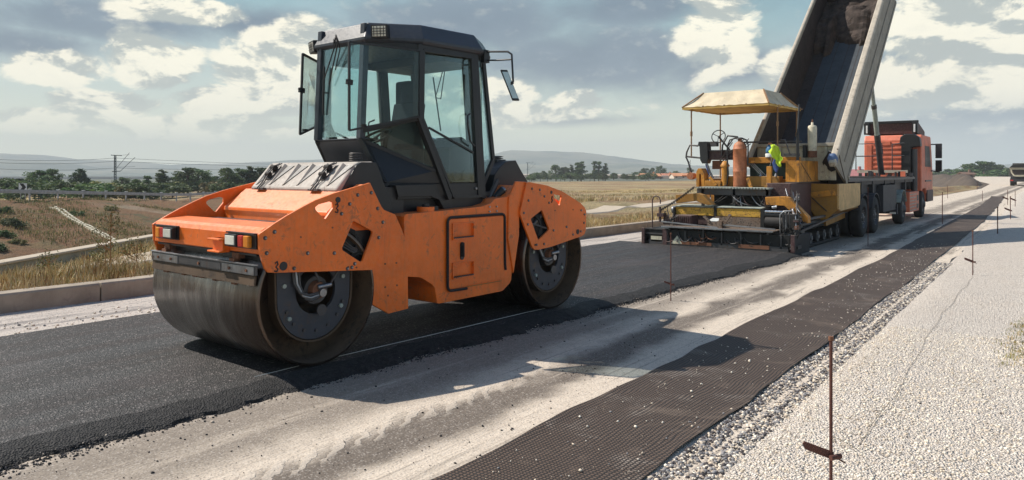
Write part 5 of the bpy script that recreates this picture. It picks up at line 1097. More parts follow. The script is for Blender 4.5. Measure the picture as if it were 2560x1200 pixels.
mb = MB('truckdark'); mb.box(-4.75, -4.18, 26.3, 26.42, .30, .62); mb.use('redlens').box(-4.72, -4.22, 26.28, 26.30, .56, .68); mb.use('amberlens').box(-4.72, -4.22, 26.27, 26.29, .54, .575); mb.use('white').box(-4.40, -4.22, 26.285, 26.298, .30, .36); mb.build('tail_lamp', TK)
mb = MB('truckred'); mb.box(-4.55, -4.15, 28.5, 30.6, .25, .95)
for k in range(6): mb.use('bedrim').box(-4.149, -4.145, 28.55, 30.0, .30+k*.11, .33+k*.11)
mb.use('black').box(-4.148, -4.14, 30.1, 30.45, .35, .5).box(-4.148, -4.14, 30.1, 30.45, .62, .82); mb.build('fuel_tank', TK, bevel=.03)
# cab
mb = MB('truckred'); mb.prism([(31.0, .95), (31.0, 2.85), (31.10, 3.05), (33.4, 3.05), (33.75, 2.3), (33.95, 1.7), (33.98, .5), (32.35, .5), (32.30, .8), (32.1, 1.02), (31.35, 1.02), (31.2, .95)], X0+.12, -4.12, ax='x')
CAB2 = mb.build('cab', TK, bevel=.05)
mb = MB('truckred'); 
for z in (1.62, 1.80, 1.98, 2.16, 2.34, 2.52, 2.70): mb.box(-5.75, -4.75, 30.975, 31.0, z, z+.07)
mb.box(-5.55, -5.15, 30.95, 31.0, 2.66, 2.82).box(-6.0, -5.8, 30.96, 31, 1.6, 2.7); mb.use('maroon').box(-4.72, -4.62, 30.97, 31.0, 1.6, 2.45).box(-6.0, -4.6, 30.96, 31.0, 1.42, 1.52); mb.build('rear_panel', CAB2, bevel=.01)
mb = MB('maroon'); mb.prism([(31.3, 3.10), (31.25, 3.50), (31.35, 3.58), (33.2, 3.25), (33.2, 3.10)], X0+.15, -4.3, ax='x'); mb.use('black').box(X0+.10, -4.25, 31.2, 31.3, 3.50, 3.60).box(X0+.08, X0+.28, 31.15, 31.3, 3.10, 3.55).box(-4.45, -4.27, 31.15, 31.3, 3.10, 3.55); mb.use('white').box(X0+.16, X0+.22, 31.13, 31.15, 3.15, 3.45).box(-4.40, -4.34, 31.13, 31.15, 3.15, 3.45); mb.build('roof_deflector', CAB2, bevel=.02)
mb = MB('black'); mb.prism([(-4.72, 1.0), (-4.72, 2.62), (-4.78, 2.7), (-4.75, 2.95), (-4.62, 3.06), (-4.30, 3.06), (-4.12, 2.92), (-4.08, 2.6), (-4.40, 2.55), (-4.42, 1.0)], 30.5, 30.9); mb.use('darksteel').cyl((-4.32, 30.7, .95), (-4.32, 30.7, 2.5), .11, n=16); mb.build('air_snorkel', TK, bevel=.03)
mb = MB('black'); mb.prism([(31.9, 1.85), (31.85, 2.65), (33.0, 2.65), (33.45, 1.85)], -4.125, -4.112, ax='x'); mb.build('side_window', CAB2)
mb = MB('black'); mb.tube([(-4.12, 33.5, 2.75), (-3.85, 33.7, 2.75)], .025).tube([(-4.12, 33.5, 1.7), (-3.85, 33.7, 1.65)], .025); mb.box(-3.98, -3.76, 33.62, 33.75, 2.2, 2.78).box(-3.98, -3.76, 33.62, 33.75, 1.68, 2.12); mb.use('truckdark').box(-3.96, -3.78, 33.61, 33.62, 2.25, 2.74); mb.build('mirror', CAB2, bevel=.02)
mb = MB('truckdark'); 
for pts in ([(-6.25, 30.4, 1.7), (-6.25, 30.4, 2.72), (-5.35, 30.4, 2.72), (-5.32, 30.4, 2.3)], [(-6.25, 30.4, 2.25), (-5.3, 30.4, 2.25)], [(-5.0, 30.4, 1.7), (-5.0, 30.4, 2.68), (-4.6, 30.4, 2.72)], [(-5.0, 30.4, 2.25), (-4.6, 30.4, 2.25)]): mb.tube(pts, .02)
mb.build('guard_rail', TK)
mb = MB('black'); mb.box(-4.14, -4.10, 31.9, 33.5, 1.28, 1.34); mb.use('maroon').box(-4.13, -4.09, 32.3, 33.9, .5, .95); mb.build('door_trim', CAB2)
# telescopic lifting cylinder
mb = MB('darksteel'); a = Vector((-5.2, 29.6, 1.35)); b_ = Vector((-5.2, 26.42, 6.95)); L_ = (b_-a)
mb.use('truckdark').cyl(a, a+L_*.26, .10, n=20); mb.use('darksteel').cyl(a+L_*.26, a+L_*.29, .105, n=20); mb.use('palegreen').cyl(a+L_*.29, a+L_*.45, .080, n=20); mb.use('darksteel').cyl(a+L_*.45, a+L_*.47, .09, n=20); mb.use('palegreen').cyl(a+L_*.47, a+L_*.64, .062, n=18); mb.use('darksteel').cyl(a+L_*.64, a+L_*.66, .075, n=18); mb.use('steel').cyl(a+L_*.66, b_, .05, n=18); mb.use('black').box(-5.4, -5.0, 29.4, 29.8, 1.2, 1.5); mb.build('lift_cylinder', TK)
# raised body
ev = Vector((0, .765, .644)); nv = Vector((0, -.644, .765)); o0 = Vector((0, 19.58, 1.36))
def bp(x, s_, h): p = o0+ev*s_+nv*h; return (x, p.y, p.z)
LB_ = 8.8
mb = MB('bedwall')   # left wall seen from inside, and right wall
BW0, BW1 = X0-.06, -4.24
mb.poly([bp(BW0, -.05, 0), bp(BW0, LB_, 0), bp(BW0, LB_, 1.25), bp(BW0, -.72, 1.25)], .05)
mb.use('bedwall').poly([bp(BW0+.04, -.0, 0.0), bp(BW0+.04, LB_, 0), bp(BW0+.30, LB_, 0.02), bp(BW0+.30, 0, .02)], .02)
mb.use('bedside_shaded').poly([bp(BW1, -.05, 0), bp(BW1, LB_, 0), bp(BW1, LB_, 1.25), bp(BW1, -.72, 1.25)], .05)
BED = mb.build('tipper_body', TK)
mb = MB('bedfloor'); mb.poly([bp(BW0, 0, 0), bp(BW1, 0, 0), bp(BW1, LB_, 0), bp(BW0, LB_, 0)], .04)
mb.use('bedwall')
for k, wd in ((0, .34), (1, .012), (2, .012), (3, .012), (4, .012)):
    x = (BW0+.02 if k == 0 else BW0+.35+k*.33); mb.poly([bp(x, 0, .022), bp(x+wd, 0, .022), bp(x+wd, LB_, .022), bp(x, LB_, .022)], .006)
mb.use('truckdark')
for k in range(9): mb.poly([bp(BW0, .3+k, -.04), bp(BW1, .3+k, -.04), bp(BW1, .42+k, -.04), bp(BW0, .42+k, -.04)], .1)
mb.build('floor', BED)
for x0, x1, nm in ((BW0-.05, BW0+.05, 'l'), (BW1-.09, BW1+.07, 'r')):
    mb = MB('bedrim'); s_ = [bp(x, q, h) for q in (-.78, LB_) for x, h in ((x0, 1.18), (x1, 1.18), (x1, 1.33), (x0, 1.33))]; mb.add(s_, [(0, 1, 2, 3), (7, 6, 5, 4), (0, 4, 5, 1), (1, 5, 6, 2), (2, 6, 7, 3), (3, 7, 4, 0)]); mb.build('top_rail', BED, bevel=.035)
for h0, h1 in ((.04, .14), (.62, .66)):
    mb = MB('bedside_shaded'); mb.poly([bp(BW1+.03, .1, h0), bp(BW1+.03, LB_, h0), bp(BW1+.03, LB_, h1), bp(BW1+.03, .1, h1)], .03); mb.build('rib', BED)
mb = MB('bedwall'); mb.poly([bp(BW0, LB_, 0), bp(BW1, LB_, 0), bp(BW1, LB_, 1.25), bp(BW0, LB_, 1.25)], .05); mb.build('headboard', BED)
# asphalt still clinging at the top end
mb = MB('load'); vs = []; NX, NS = 22, 46
for i in range(NS+1):
    s_ = 5.3+(LB_-5.4)*i/NS
    for j in range(NX+1):
        x = BW0+.04+(BW1-BW0-.08)*j/NX; e_ = 6.35+.5*float(vnoise(x, 0, 2.2, 3))+.35*float(vnoise(x, 2, 7, 3))-(.8 if x < BW0+.5 else 0)
        h = .03+.55*max(0, min(1, (s_-e_)/1.2))**.7*(.5+.7*float(vnoise(x, s_, 2.3, 4)))+.10*float(vnoise(x, s_, 8, 4)) if s_ > e_ else -.03; vs.append(bp(x, s_, h))
mb.add(vs, [(i*(NX+1)+j, i*(NX+1)+j+1, (i+1)*(NX+1)+j+1, (i+1)*(NX+1)+j) for i in range(NS) for j in range(NX)], False)
tag(mb.build('asphalt_load'), 'brown-black asphalt still clinging inside the top of the raised truck body', 'asphalt')
# tailgate hanging at the rear and the side pieces
mb = MB('cream'); mb.poly([(BW0, 18.95, 2.30), (BW1-.10, 18.95, 2.30), (BW1-.10, 18.95, 1.45), (BW0, 18.95, 1.45)], .05); mb.use('bedrim').box(BW0-.02, BW1-.08, 18.86, 18.98, 2.28, 2.36); mb.use('cream')
for x in (-5.7, -5.1, -4.6): mb.box(x, x+.07, 18.88, 18.93, 1.5, 2.28)
mb.use('cream').box(-5.2, -4.85, 19.2, 19.25, 1.45, 2.2)
mb.build('tailgate', BED, bevel=.008)
mb = MB('truckdark'); mb.poly([(BW1-.16, 18.5, 2.15), (BW1+.0, 18.45, 2.10), (BW1+.02, 19.5, 1.35), (BW1-.35, 19.3, 1.35), (BW1-.40, 18.9, 1.9)], .04); mb.use('bluebag').lathe([(.0, -.02), (.10, .0), (.12, .12), (.07, .22), (0, .24)], (BW1-.03, 18.34, 1.86), (0, -.3, 1), 12); mb.use('stringdark').tube([bp(BW1+.04, -.3, 1.35), (BW1+.08, 18.6, 1.9), (BW1+.06, 19.2, 1.4)], .012); mb.build('tailgate_hinge', BED)

# ============================================================ FAR TIPPER, seen from behind
def fartruck():
    r = thing('tipper_truck', 'distant dusty tipper truck seen from behind at the right edge of the road', 'truck', (-4.1, 110, GZ), worldcoords=True)
    mb = MB('cream'); prof = [(-4.95, 2.05), (-4.85, 1.55), (-4.6, 1.18), (-4.4, 1.1), (-3.6, 1.1), (-3.3, 1.2), (-3.0, 1.6), (-2.9, 2.05)]
    mb.prism(prof, 110, 115); mb.use('bedrim').prism([(-5.0, 2.06), (-2.86, 2.06), (-2.86, 2.2), (-5.0, 2.2)], 109.95, 115); mb.use('bedwall').prism([(-4.75, 1.95), (-4.7, 1.6), (-4.5, 1.3), (-3.4, 1.3), (-3.15, 1.6), (-3.1, 1.95)], 109.97, 110.0); mb.build('tipper_body', r)
    mb = MB('truckdark'); mb.box(-4.9, -3.0, 110.3, 119, .6, 1.1); mb.box(-4.95, -2.95, 109.9, 110, .45, .75); mb.use('redlens').box(-4.9, -4.6, 109.88, 109.9, .55, .68).box(-3.3, -3.0, 109.88, 109.9, .55, .68); mb.build('chassis', r)
    mb = MB('darksteel'); mb.box(-5.35, -4.95, 117, 117.1, 1.1, 2.0); mb.box(-4.95, -2.95, 116, 119, 1.0, 2.8); mb.build('cab', r, bevel=.1)
    mb = MB('blackflat'); mb.poly([(-5.0, 109.9, 2.2), (-4.7, 109.9, 2.5), (-3.3, 109.9, 2.65), (-2.86, 109.9, 2.3), (-2.86, 115, 2.3), (-3.3, 115, 2.65), (-4.7, 115, 2.5), (-5.0, 115, 2.2)][:4], .3); mb.build('load_cover', r)
    for x in (-4.75, -3.15):
        for y in (110.8, 112.2, 117.8):
            m2 = MB('tyre'); m2.cyl((x-.2, y, .45), (x+.2, y, .45), .5, n=20); m2.build('wheel', r)
fartruck()
# ============================================================ MARKER STAKES
def stake(loc, h, lab, plate=None, lean=(0, 0), mt='stakerust', r=.009, grp='steel marker stakes along the verge'):
    t_ = thing('marker_stake', lab, 'stake', loc, 0, grp); mb = MB(mt); mb.cyl((0, 0, -.1), (lean[0], lean[1], h), r, r*.95, n=8); mb.use('rust').cyl((lean[0], lean[1], h-.012), (lean[0], lean[1], h+.006), r*1.5, n=8); mb.build('rod', t_)
    if plate:
        z, L_ = plate; mb = MB(mt); a = (RT[0], RT[1]); k = .42
        p0 = Vector((.012*a[0], .012*a[1], z)); p1 = Vector((-L_*a[0], -L_*a[1], z+L_*k)); w_ = .32*L_; nx = Vector((0, 0, w_/2))
        mb.poly([p0-nx, p0+nx, p1+nx*.9, p1+nx*.2+(p1-p0)*.08, p1-nx*.9], .006); mb.cyl(p0+Vector((-.02*a[0]+.01, -.02*a[1]-.02, 0)), p0+Vector((.03*a[0], .03*a[1], 0)), r*1.6, n=8)
        mb.bar(p0, p0+Vector((.05*a[0], .05*a[1], -.03)), .006); mb.build('marker_plate', t_)
    return t_
def G(d, r): return W(d, r)
x, y = G(3.23, 1.402); stake((x, y, gravel_z(x, y)), .94, 'nearest rusty stake with a tilted red-brown plate in the white gravel', (.42, .115), (.0, .0), r=.0075)
ST = [(-1.148, 14.24, .73, 'thin stake with small tilted plate, second nearest in the white gravel', (.22, .13)),
      (-1.355, 23.93, .72, 'thin stake third nearest along the white gravel verge', None),
      (-1.393, 31.26, .80, 'thin stake with dark plate in the gravel, near the right picture edge', (.3, .2)),
      (-1.744, 43.48, .75, 'distant plated stake in the verge close to the right picture edge', (.3, .25)),
      (-2.191, 46.43, .78, 'distant plated stake where the dark mat narrows', (.3, .25)),
      (-4.164, 9.135, .90, 'dark stake beside the fresh asphalt edge, nearest in its row', (.22, .085)),
      (-3.573, 18.64, 1.35, 'slim stake just right of the paver beside the truck shadow', None),
      (-3.111, 27.995, 1.05, 'slim stake beside the mat just beyond the truck shadow', None),
      (-5.856, 55.34, .85, 'faint stake on the pale road right of the truck cab', None),
      (-6.321, 82.86, .80, 'farthest faint stake in the middle of the pale road', None),
      (-3.70, 52.0, .60, 'faint short stake at the far tip of the dark mat', None),
      (-.9, 58.0, 1.2, 'distant tall stake at the far right of the verge', (.3, .25))]
for x, y, h, lb, pl in ST: stake((x, y, gravel_z(x, y) if x > -2.6 and y < 50 else GZ), h, lb, pl, r=.008 if y < 20 else .013)
# strings
def string(name, pts, r, mt, lab, cat='string'):
    mb = MB(mt); mb.tube(pts, r, 5); o_ = mb.build(name); recentre(o_, pts[0]); tag(o_, lab, cat); return o_
string('guide_string', [(-5.19, 3.50, .004), (-5.15, 4.2, .012), (-5.07, 5.4, .012), (-4.99, 7.0, .012), (-4.95, 7.6, .006)], .0024, 'string', 'thin white guide string stretched over the asphalt edge beside the roller drums')
pts = []
for i in range(60):
    u = i/59; yy = 4.2+(14.24-4.2)*u; xx = -.98+(-1.15+.98)*u+.03*sin(u*9)+.012*sin(u*40); pts.append((xx, yy, gravel_z(xx, yy)+.008+.25*max(0, 1-u*18)+.15*max(0, u*20-19)))
string('guide_string', pts, .0015, 'stringdark', 'slack dark string lying across the white gravel between the two nearest stakes')

# ============================================================ GUARD RAIL, CHEVRON, RAILWAY MAST, WIRES
def railpt(d): x, y = W(d, -42.0); return Vector((x, y, float(np.clip(-.5-(d-60)*.04, -1.9, -.2))))
GR = thing('guard_rail', 'long steel guard rail along the top of the brown earth bank at left', 'guard rail', tuple(railpt(60)), worldcoords=True)
mb = MB('galv')
ds = [36+4*i for i in range(34)]
for i in range(len(ds)-1):
    a, b_ = railpt(ds[i]), railpt(ds[i+1])
    for z, w_, o2 in ((.70, .12, 0), (.50, .12, 0), (.60, .10, -.04)): mb.bar(a+Vector((.04-o2, .02, z)), b_+Vector((.04-o2, .02, z)), .05, w_)
mb.build('rail_beam', GR)
for d in ds:
    p = railpt(d); mb = MB('galv'); mb.bar(p+Vector((-.05, 0, -.4)), p+Vector((-.05, 0, .80)), .12, .12); mb.use('white').bar(p+Vector((-.1, -.1, .82)), p+Vector((.1, .1, .82)), .22, .05); mb.build('post', GR)
p = railpt(64)+Vector((-1.5, 0, 0)); CH_ = thing('chevron_sign', 'white road sign with a black chevron behind the guard rail', 'road sign', tuple(p), atan2(-.62, .78)*0+YAW)
mb = MB('white'); mb.box(-.36, .36, -.02, .0, .62, 1.32); mb.use('blackflat').prism([(-.28, 1.30), (.05, 1.30), (.30, .97), (.05, .64), (-.28, .64), (-.03, .97)], -.03, -.02); mb.build('sign_board', CH_)
mb = MB('galv'); mb.cyl((-.2, .02, -.3), (-.2, .02, 1.2), .03).cyl((.2, .02, -.3), (.2, .02, 1.2), .03); mb.build('sign_post', CH_)
def mast(d, px, zt, lab, sc=1.0):
    x, y = W(d, (px-1280)/1837*d); t_ = thing('railway_mast', lab, 'mast', (x, y, -1.6), YAW, 'railway masts beyond the fields'); H_ = zt+1.6; mb = MB('mastgreen')
    for a in (-.22, .22): mb.bar((a, 0, -.5), (a*.7, 0, H_), .16, .16)
    for k in range(int(H_/.6)): z = k*.6; mb.bar((-.2 if k % 2 else .2, 0, z), (.2 if k % 2 else -.2, 0, z+.6), .07)
    mb.build('column', t_); mb = MB('mastgreen'); mb.bar((-.95*sc, 0, H_), (1.5*sc, 0, H_-.1), .22, .16).bar((-.7*sc, 0, H_-3.8), (1.2*sc, 0, H_-3.7), .2, .16).bar((.4, 0, H_-2.9), (3.3*sc, 0, H_+.55), .07).bar((1.2, 0, H_-3.7), (4.6*sc, 0, H_-.5), .08).bar((1.0, 0, H_-.05), (3.3*sc, 0, H_+.1), .05).bar((.5, 0, H_-2.8), (4.6*sc, 0, H_-2.6), .05); mb.build('bracket', t_)
mast(170, 288, 5.55, 'dark lattice railway mast with slanted brackets rising behind the guard rail at left')
mast(420, 1319, 7.0, 'tiny grey railway mast far off just right of the roller')
def wire(px0, d0, y0, px1, d1, y1, px2, d2, y2, lab):
    f_ = lambda px, d, yy: Vector((*W(d, (px-1280)/1837*d), 1.65+(430-yy)/1837*d))
    a, m_, b_ = f_(px0, d0, y0), f_(px1, d1, y1), f_(px2, d2, y2); pts = []
    for p, q in ((a, m_), (m_, b_)):
        for i in range(12):
            u = i/12; v_ = p.lerp(q, u); v_.z -= .5*4*u*(1-u); pts.append(v_)
    pts.append(b_); string('overhead_wire', pts, .035, 'mastgreen', lab, 'wire')
wire(-60, 140, 396, 288, 170, 395, 900, 300, 413, 'uppermost overhead railway wire crossing the sky at left')
wire(-60, 140, 404, 288, 170, 403, 900, 300, 418, 'second overhead railway wire from the top at left')
wire(-60, 140, 419, 288, 170, 420, 900, 300, 422, 'lowest overhead railway wire just above the far trees at left')

# ============================================================ TREES
def leafmat(name, c1, c2):
    m, t, b = newmat(name); gi = t.new('ShaderNodeObjectInfo').outputs['Random']; o = t.new('ShaderNodeTexCoord').outputs['Object']
    n = t.noise(o, .9, 4, .6); n2 = t.xyz(t.voro(o, 2.6, out='Color'))[0]; col = t.mix(t.ramp(t.math('ADD', t.math('MULTIPLY', n, .6), t.math('MULTIPLY', n2, .4)), .3, .7), c1, c2)
    hs = t.new('ShaderNodeHueSaturation'); t.put(hs.inputs['Hue'], t.math('ADD', .48, t.math('MULTIPLY', gi, .04))); t.put(hs.inputs['Value'], t.math('ADD', .75, t.math('MULTIPLY', gi, .6))); t.l.new(col, hs.inputs['Color'])
    t.l.new(hs.outputs[0], b.inputs['Base Color']); b.inputs['Roughness'].default_value = .7
    tr = t.new('ShaderNodeBsdfTranslucent'); t.l.new(hs.outputs[0], tr.inputs[0]); mx = t.new('ShaderNodeMixShader'); mx.inputs[0].default_value = .25; t.l.new(b.outputs[0], mx.inputs[1]); t.l.new(tr.outputs[0], mx.inputs[2])
    out = [n_ for n_ in t.n if n_.type == 'OUTPUT_MATERIAL'][0]; t.l.new(mx.outputs[0], out.inputs[0])
leafmat('leaf', (.035, .070, .024), (.12, .17, .055)); leafmat('leafdry', (.09, .10, .03), (.24, .21, .08)); leafmat('leafdark', (.018, .042, .022), (.06, .10, .042))
def crown_mesh(name, shape, N, size, mt, seed):
    """leaf clumps spread through uneven lobes; unit: metres, base at z=0"""
    g = np.random.default_rng(seed); pts = []
    lob = []
    for k in range(shape['n']):
        u = g.random(); z = shape['z0']+(shape['z1']-shape['z0'])*u; rr = shape['r']*shape['prof'](u)*(.5+.5*g.random()); a = g.random()*2*pi
        lob.append((rr*cos(a)*.75, rr*sin(a)*.75, z, shape['lr']*(.6+.7*g.random())*(1-.35*u)))
    lob = np.array(lob); idx = g.integers(0, len(lob), N); d = g.normal(size=(N, 3)); d /= np.linalg.norm(d, axis=1)[:, None]; rad = g.random(N)**.45
    c = lob[idx, :3]+d*(lob[idx, 3]*rad)[:, None]*np.array([1, 1, .8]); s_ = size*(.5+g.random(N)*.9)
    a = g.normal(size=(N, 3)); a /= np.linalg.norm(a, axis=1)[:, None]; b_ = np.cross(a, g.normal(size=(N, 3))); b_ /= np.linalg.norm(b_, axis=1)[:, None]
    V = np.stack([c-a*s_[:, None]*.5, c+b_*s_[:, None]*.32, c+a*s_[:, None]*.5, c-b_*s_[:, None]*.32], 1).reshape(-1, 3)
    V[:, 2] = np.maximum(V[:, 2], .05); me = bpy.data.meshes.new(name); me.from_pydata(V.tolist(), [], np.arange(N*4).reshape(N, 4).tolist()); me.materials.append(MATS[mt]); return me, lob
def trunk_mesh(name, lob, h, r):
    mb = MB('bark'); mb.tube([(0, 0, -1.5), (.03*h, 0, h*.3), (0, .03*h, h*.6), (0, 0, h*.9)], r, 8)
    for l in lob[:7]: mb.tube([(0, 0, min(l[2]*.6, h*.6)), (l[0]*.5, l[1]*.5, (l[2]*.6+l[2])*.5), (l[0], l[1], l[2])], r*.35, 5)
    me = bpy.data.meshes.new(name); me.from_pydata(mb.v, [], mb.f); me.materials.append(MATS['bark']); return me
PR = {}
for nm, sh, N, sz_, mt in (('round', dict(n=34, z0=1.0, z1=8.2, r=3.6, lr=1.7, prof=lambda u: .75+.5*sin(pi*u)-.35*u), 3200, .50, 'leaf'),
                      ('tall', dict(n=26, z0=.8, z1=10.5, r=1.8, lr=1.1, prof=lambda u: .9-.45*u), 2000, .5, 'leaf'),
                      ('cone', dict(n=32, z0=.5, z1=8.0, r=4.2, lr=1.4, prof=lambda u: 1.05-.85*u), 2200, .55, 'leafdark'),
                      ('bush', dict(n=18, z0=.6, z1=2.6, r=3.2, lr=1.2, prof=lambda u: 1-.4*u), 1500, .4, 'leaf'),
                      ('drybush', dict(n=16, z0=.5, z1=2.4, r=2.8, lr=1.1, prof=lambda u: 1-.4*u), 1300, .4, 'leafdry')):
    for k in range(2):
        cm, lob = crown_mesh('crown', sh, N, sz_, mt, 10*len(PR)+k); PR[(nm, k)] = (cm, trunk_mesh('trunk', lob, sh['z1'], .20 if nm not in ('bush', 'drybush') else .07), sh['z1']+1.1, sh['r']+1.0)
tcount = 0
def tree(kind, px, ytop, ybase, lab, wid=1.0, d=None, grp='trees along the horizon', zb=-1.6, name=None, cat=None):
    global tcount
    if d is None: d = (1.65-zb)*1837/max(4, (ybase-430))
    ytop -= 5 if px < 800 else 1
    x, y = W(d, (px-1280)/1837*d); h = 6; cm, tm, H_, R_ = PR[(kind, tcount % 2)]; tcount += 1
    z0 = zb; h = 1.65+(430-ytop)/1837*d-z0; s_ = h/H_
    t_ = thing(name or ('tree' if kind not in ('bush', 'drybush') else 'bush'), lab, cat or ('tree' if kind not in ('bush', 'drybush') else 'bush'), (x, y, z0), random.random()*6.28, grp); t_.scale = (s_*wid, s_*wid, s_)
    for nm, me in (('crown', cm), ('trunk' if 'bush' not in kind else 'stem', tm)):
        o_ = bpy.data.objects.new(nm, me); col0.objects.link(o_); o_.parent = t_
where = lambda px: 'at the left picture edge' if px < 100 else 'between chevron sign and mast' if px < 270 else 'right of the railway mast' if px < 420 else 'just left of the roller hood' if px < 560 else 'behind the roller hood' if px < 760 else 'just right of the roller' if px < 1420 else 'in the middle distance between roller and paver' if px < 1600 else 'left of the paver' if px < 1760 else 'beyond the truck cab' if px < 2400 else 'on the right-hand horizon'
TL = [('bush', 30, 441, 'leafy', 1.2, 170), ('bush', 60, 446, '', 1.3, 160), ('round', 100, 423, 'broad', 1.0, 200), ('round', 132, 424, 'rounded', .8, 205), ('bush', 75, 452, 'low', 1.1, 150),
      ('cone', 200, 423, 'spreading', 1.0, 200), ('bush', 170, 452, 'low', 1.2, 160), ('bush', 228, 455, '', 1.2, 150), ('drybush', 252, 452, 'olive', 1.0, 155), ('round', 305, 443, 'small', 1.0, 220), ('drybush', 325, 458, 'olive', 1.0, 150), ('bush', 345, 456, 'green', 1.0, 150),
      ('tall', 370, 441, 'narrow', 1.2, 190), ('tall', 408, 425, 'upright', 1.5, 210), ('tall', 398, 434, 'slim', 1.2, 205), ('round', 448, 432, 'dark', .8, 215), ('round', 470, 420, 'tall rounded', 1.0, 210), ('round', 496, 420, 'full', .95, 220), ('bush', 430, 455, 'low', 1.4, 180), ('round', 520, 441, 'lower', 1.0, 230), ('round', 540, 443, 'small', .9, 230),
      ('round', 570, 421, 'airy', 1.0, 210), ('round', 600, 418, 'broad airy', 1.0, 215), ('tall', 630, 416, 'upright', 1.5, 215), ('round', 650, 420, '', 1.0, 220), ('round', 680, 424, '', 1.0, 230), ('round', 720, 426, '', 1.0, 235),
      ('bush', 1335, 432, 'pale', 1.2, 300), ('bush', 1325, 440, 'low', 1.4, 260), ('round', 1358, 427, 'small', .9, 330), ('round', 1390, 411, 'broad', 1.0, 330), ('round', 1412, 414, 'rounded', .9, 330), ('tall', 1430, 410, 'slender', 1.4, 330), ('tall', 1453, 401, 'tall slender', 1.5, 330), ('tall', 1444, 404, 'upright', 1.3, 335), ('bush', 1475, 432, 'low', 1.3, 320), ('tall', 1486, 401, 'slim poplar-like', 1.0, 340), ('tall', 1497, 402, 'poplar-like', 1.0, 340), ('tall', 1513, 406, 'upright', 1.2, 340),
      ('round', 1535, 431, 'low', 1.2, 330), ('round', 1558, 434, 'small', 1.2, 340), ('bush', 1585, 438, 'low', 1.6, 330), ('bush', 1400, 444, 'low', 2.4, 300), ('bush', 1450, 446, 'long low', 2.6, 290), ('bush', 1510, 445, 'low', 2.6, 300),
      ('round', 1612, 418, 'grey-green', 1.0, 430), ('round', 1630, 419, '', .9, 430), ('round', 1652, 411, 'taller', .8, 420), ('round', 1690, 426, 'small', 1.2, 440), ('round', 1725, 418, '', 1.0, 430), ('bush', 1600, 428, 'low', 1.8, 430), ('bush', 1675, 430, 'low', 2.0, 430),
      ('round', 2346, 424, 'distant', 1.2, 380), ('round', 2370, 420, 'distant', 1.2, 380), ('round', 2392, 422, 'distant', 1.2, 370), ('round', 2425, 404, 'dense', 1.2, 300), ('round', 2450, 401, 'tall dense', 1.2, 300), ('round', 2474, 403, 'dense', 1.2, 300), ('round', 2492, 407, 'dense', 1.1, 300), ('bush', 2510, 414, 'low', 1.4, 300), ('bush', 2460, 418, 'low', 2.4, 290), ('bush', 2540, 416, 'low', 1.6, 300),
      ('bush', 2350, 428, 'low', 2.0, 380), ('bush', 2130, 428, 'low', 1.6, 330), ('bush', 2090, 426, 'low', 1.6, 330)]
TL = [(k, px, yt, adj, wd*(1.5 if px > 1300 else 1.7), d*(.62 if px < 800 else 1)) for k, px, yt, adj, wd, d in TL]
rf = random.Random(5)
for i in range(16): TL.append((rf.choice(['bush', 'bush', 'drybush', 'round']), 15+i*42+rf.uniform(-12, 12), rf.uniform(449, 459), rf.choice(['low', 'small', 'scrubby', 'dense low']), 1.5, rf.uniform(105, 135)))
for i in range(14): TL.append((rf.choice(['bush', 'round', 'bush']), 1330+i*23+rf.uniform(-8, 8), rf.uniform(428, 438), rf.choice(['low', 'small', 'scrubby', 'dense low']), 1.9, rf.uniform(290, 340)))
TL.sort(key=lambda q: q[1]); cnt = {}
for k, px, yt, adj, wd, d in TL:
    word = {'round': 'tree', 'tall': 'tree', 'cone': 'tree', 'bush': 'bush', 'drybush': 'bush'}[k]; hue = {'round': 'green', 'tall': 'green', 'cone': 'dark green', 'bush': 'green', 'drybush': 'dry'}[k]
    wh = where(px); cnt[wh] = cnt.get(wh, -1)+1
    tree(k, px, yt, 470, ' '.join(' '.join(w_ for w_ in (adj, hue if adj not in ('olive', 'green', 'dark', 'pale', 'grey-green') else '', word, wh+',', ORD[cnt[wh]], 'of that clump' if cnt[wh] == 0 else 'from its left') if w_).split()), wd, d, zb=-1.9 if px < 800 else -1.5)
# shrubs on the bank
SB = [(50, -34.0, .26, 'bush'), (49, -35.5, .22, 'bush'), (51, -36.8, .26, 'bush'), (46, -32.0, .2, 'bush'), (45, -30.3, .18, 'drybush'), (56, -32.5, .2, 'drybush'), (66, -36, .22, 'drybush'), (38, -27.5, .15, 'drybush'), (70, -33.5, .2, 'bush'), (54, -37.5, .2, 'bush'), (42, -29.5, .2, 'bush'), (60, -35.5, .18, 'bush'), (43, -27.0, .14, 'drybush')]; SB = [q for i_, q in enumerate(SB) if i_ not in (7, 8, 5, 12)]
for i, (d, r, s_, kd) in enumerate(SB):
    x, y = W(d, r); z = float(land_z(x, y)); cm, tm, H_, R_ = PR[(kd, i % 2)]
    t_ = thing('shrub', '%s shrub on the brown earth bank at left, %s counting left to right' % ('green' if kd == 'bush' else 'straw-coloured', ORD[sorted(range(len(SB)), key=lambda q: SB[q][1]/SB[q][0]).index(i)]), 'shrub', (x, y, z-.15), i*1.3, 'shrubs on the earth bank'); t_.scale = (s_*1.5, s_*1.2, s_*.9)
    for nm, me in (('crown', cm), ('stem', tm)): o_ = bpy.data.objects.new(nm, me); col0.objects.link(o_); o_.parent = t_
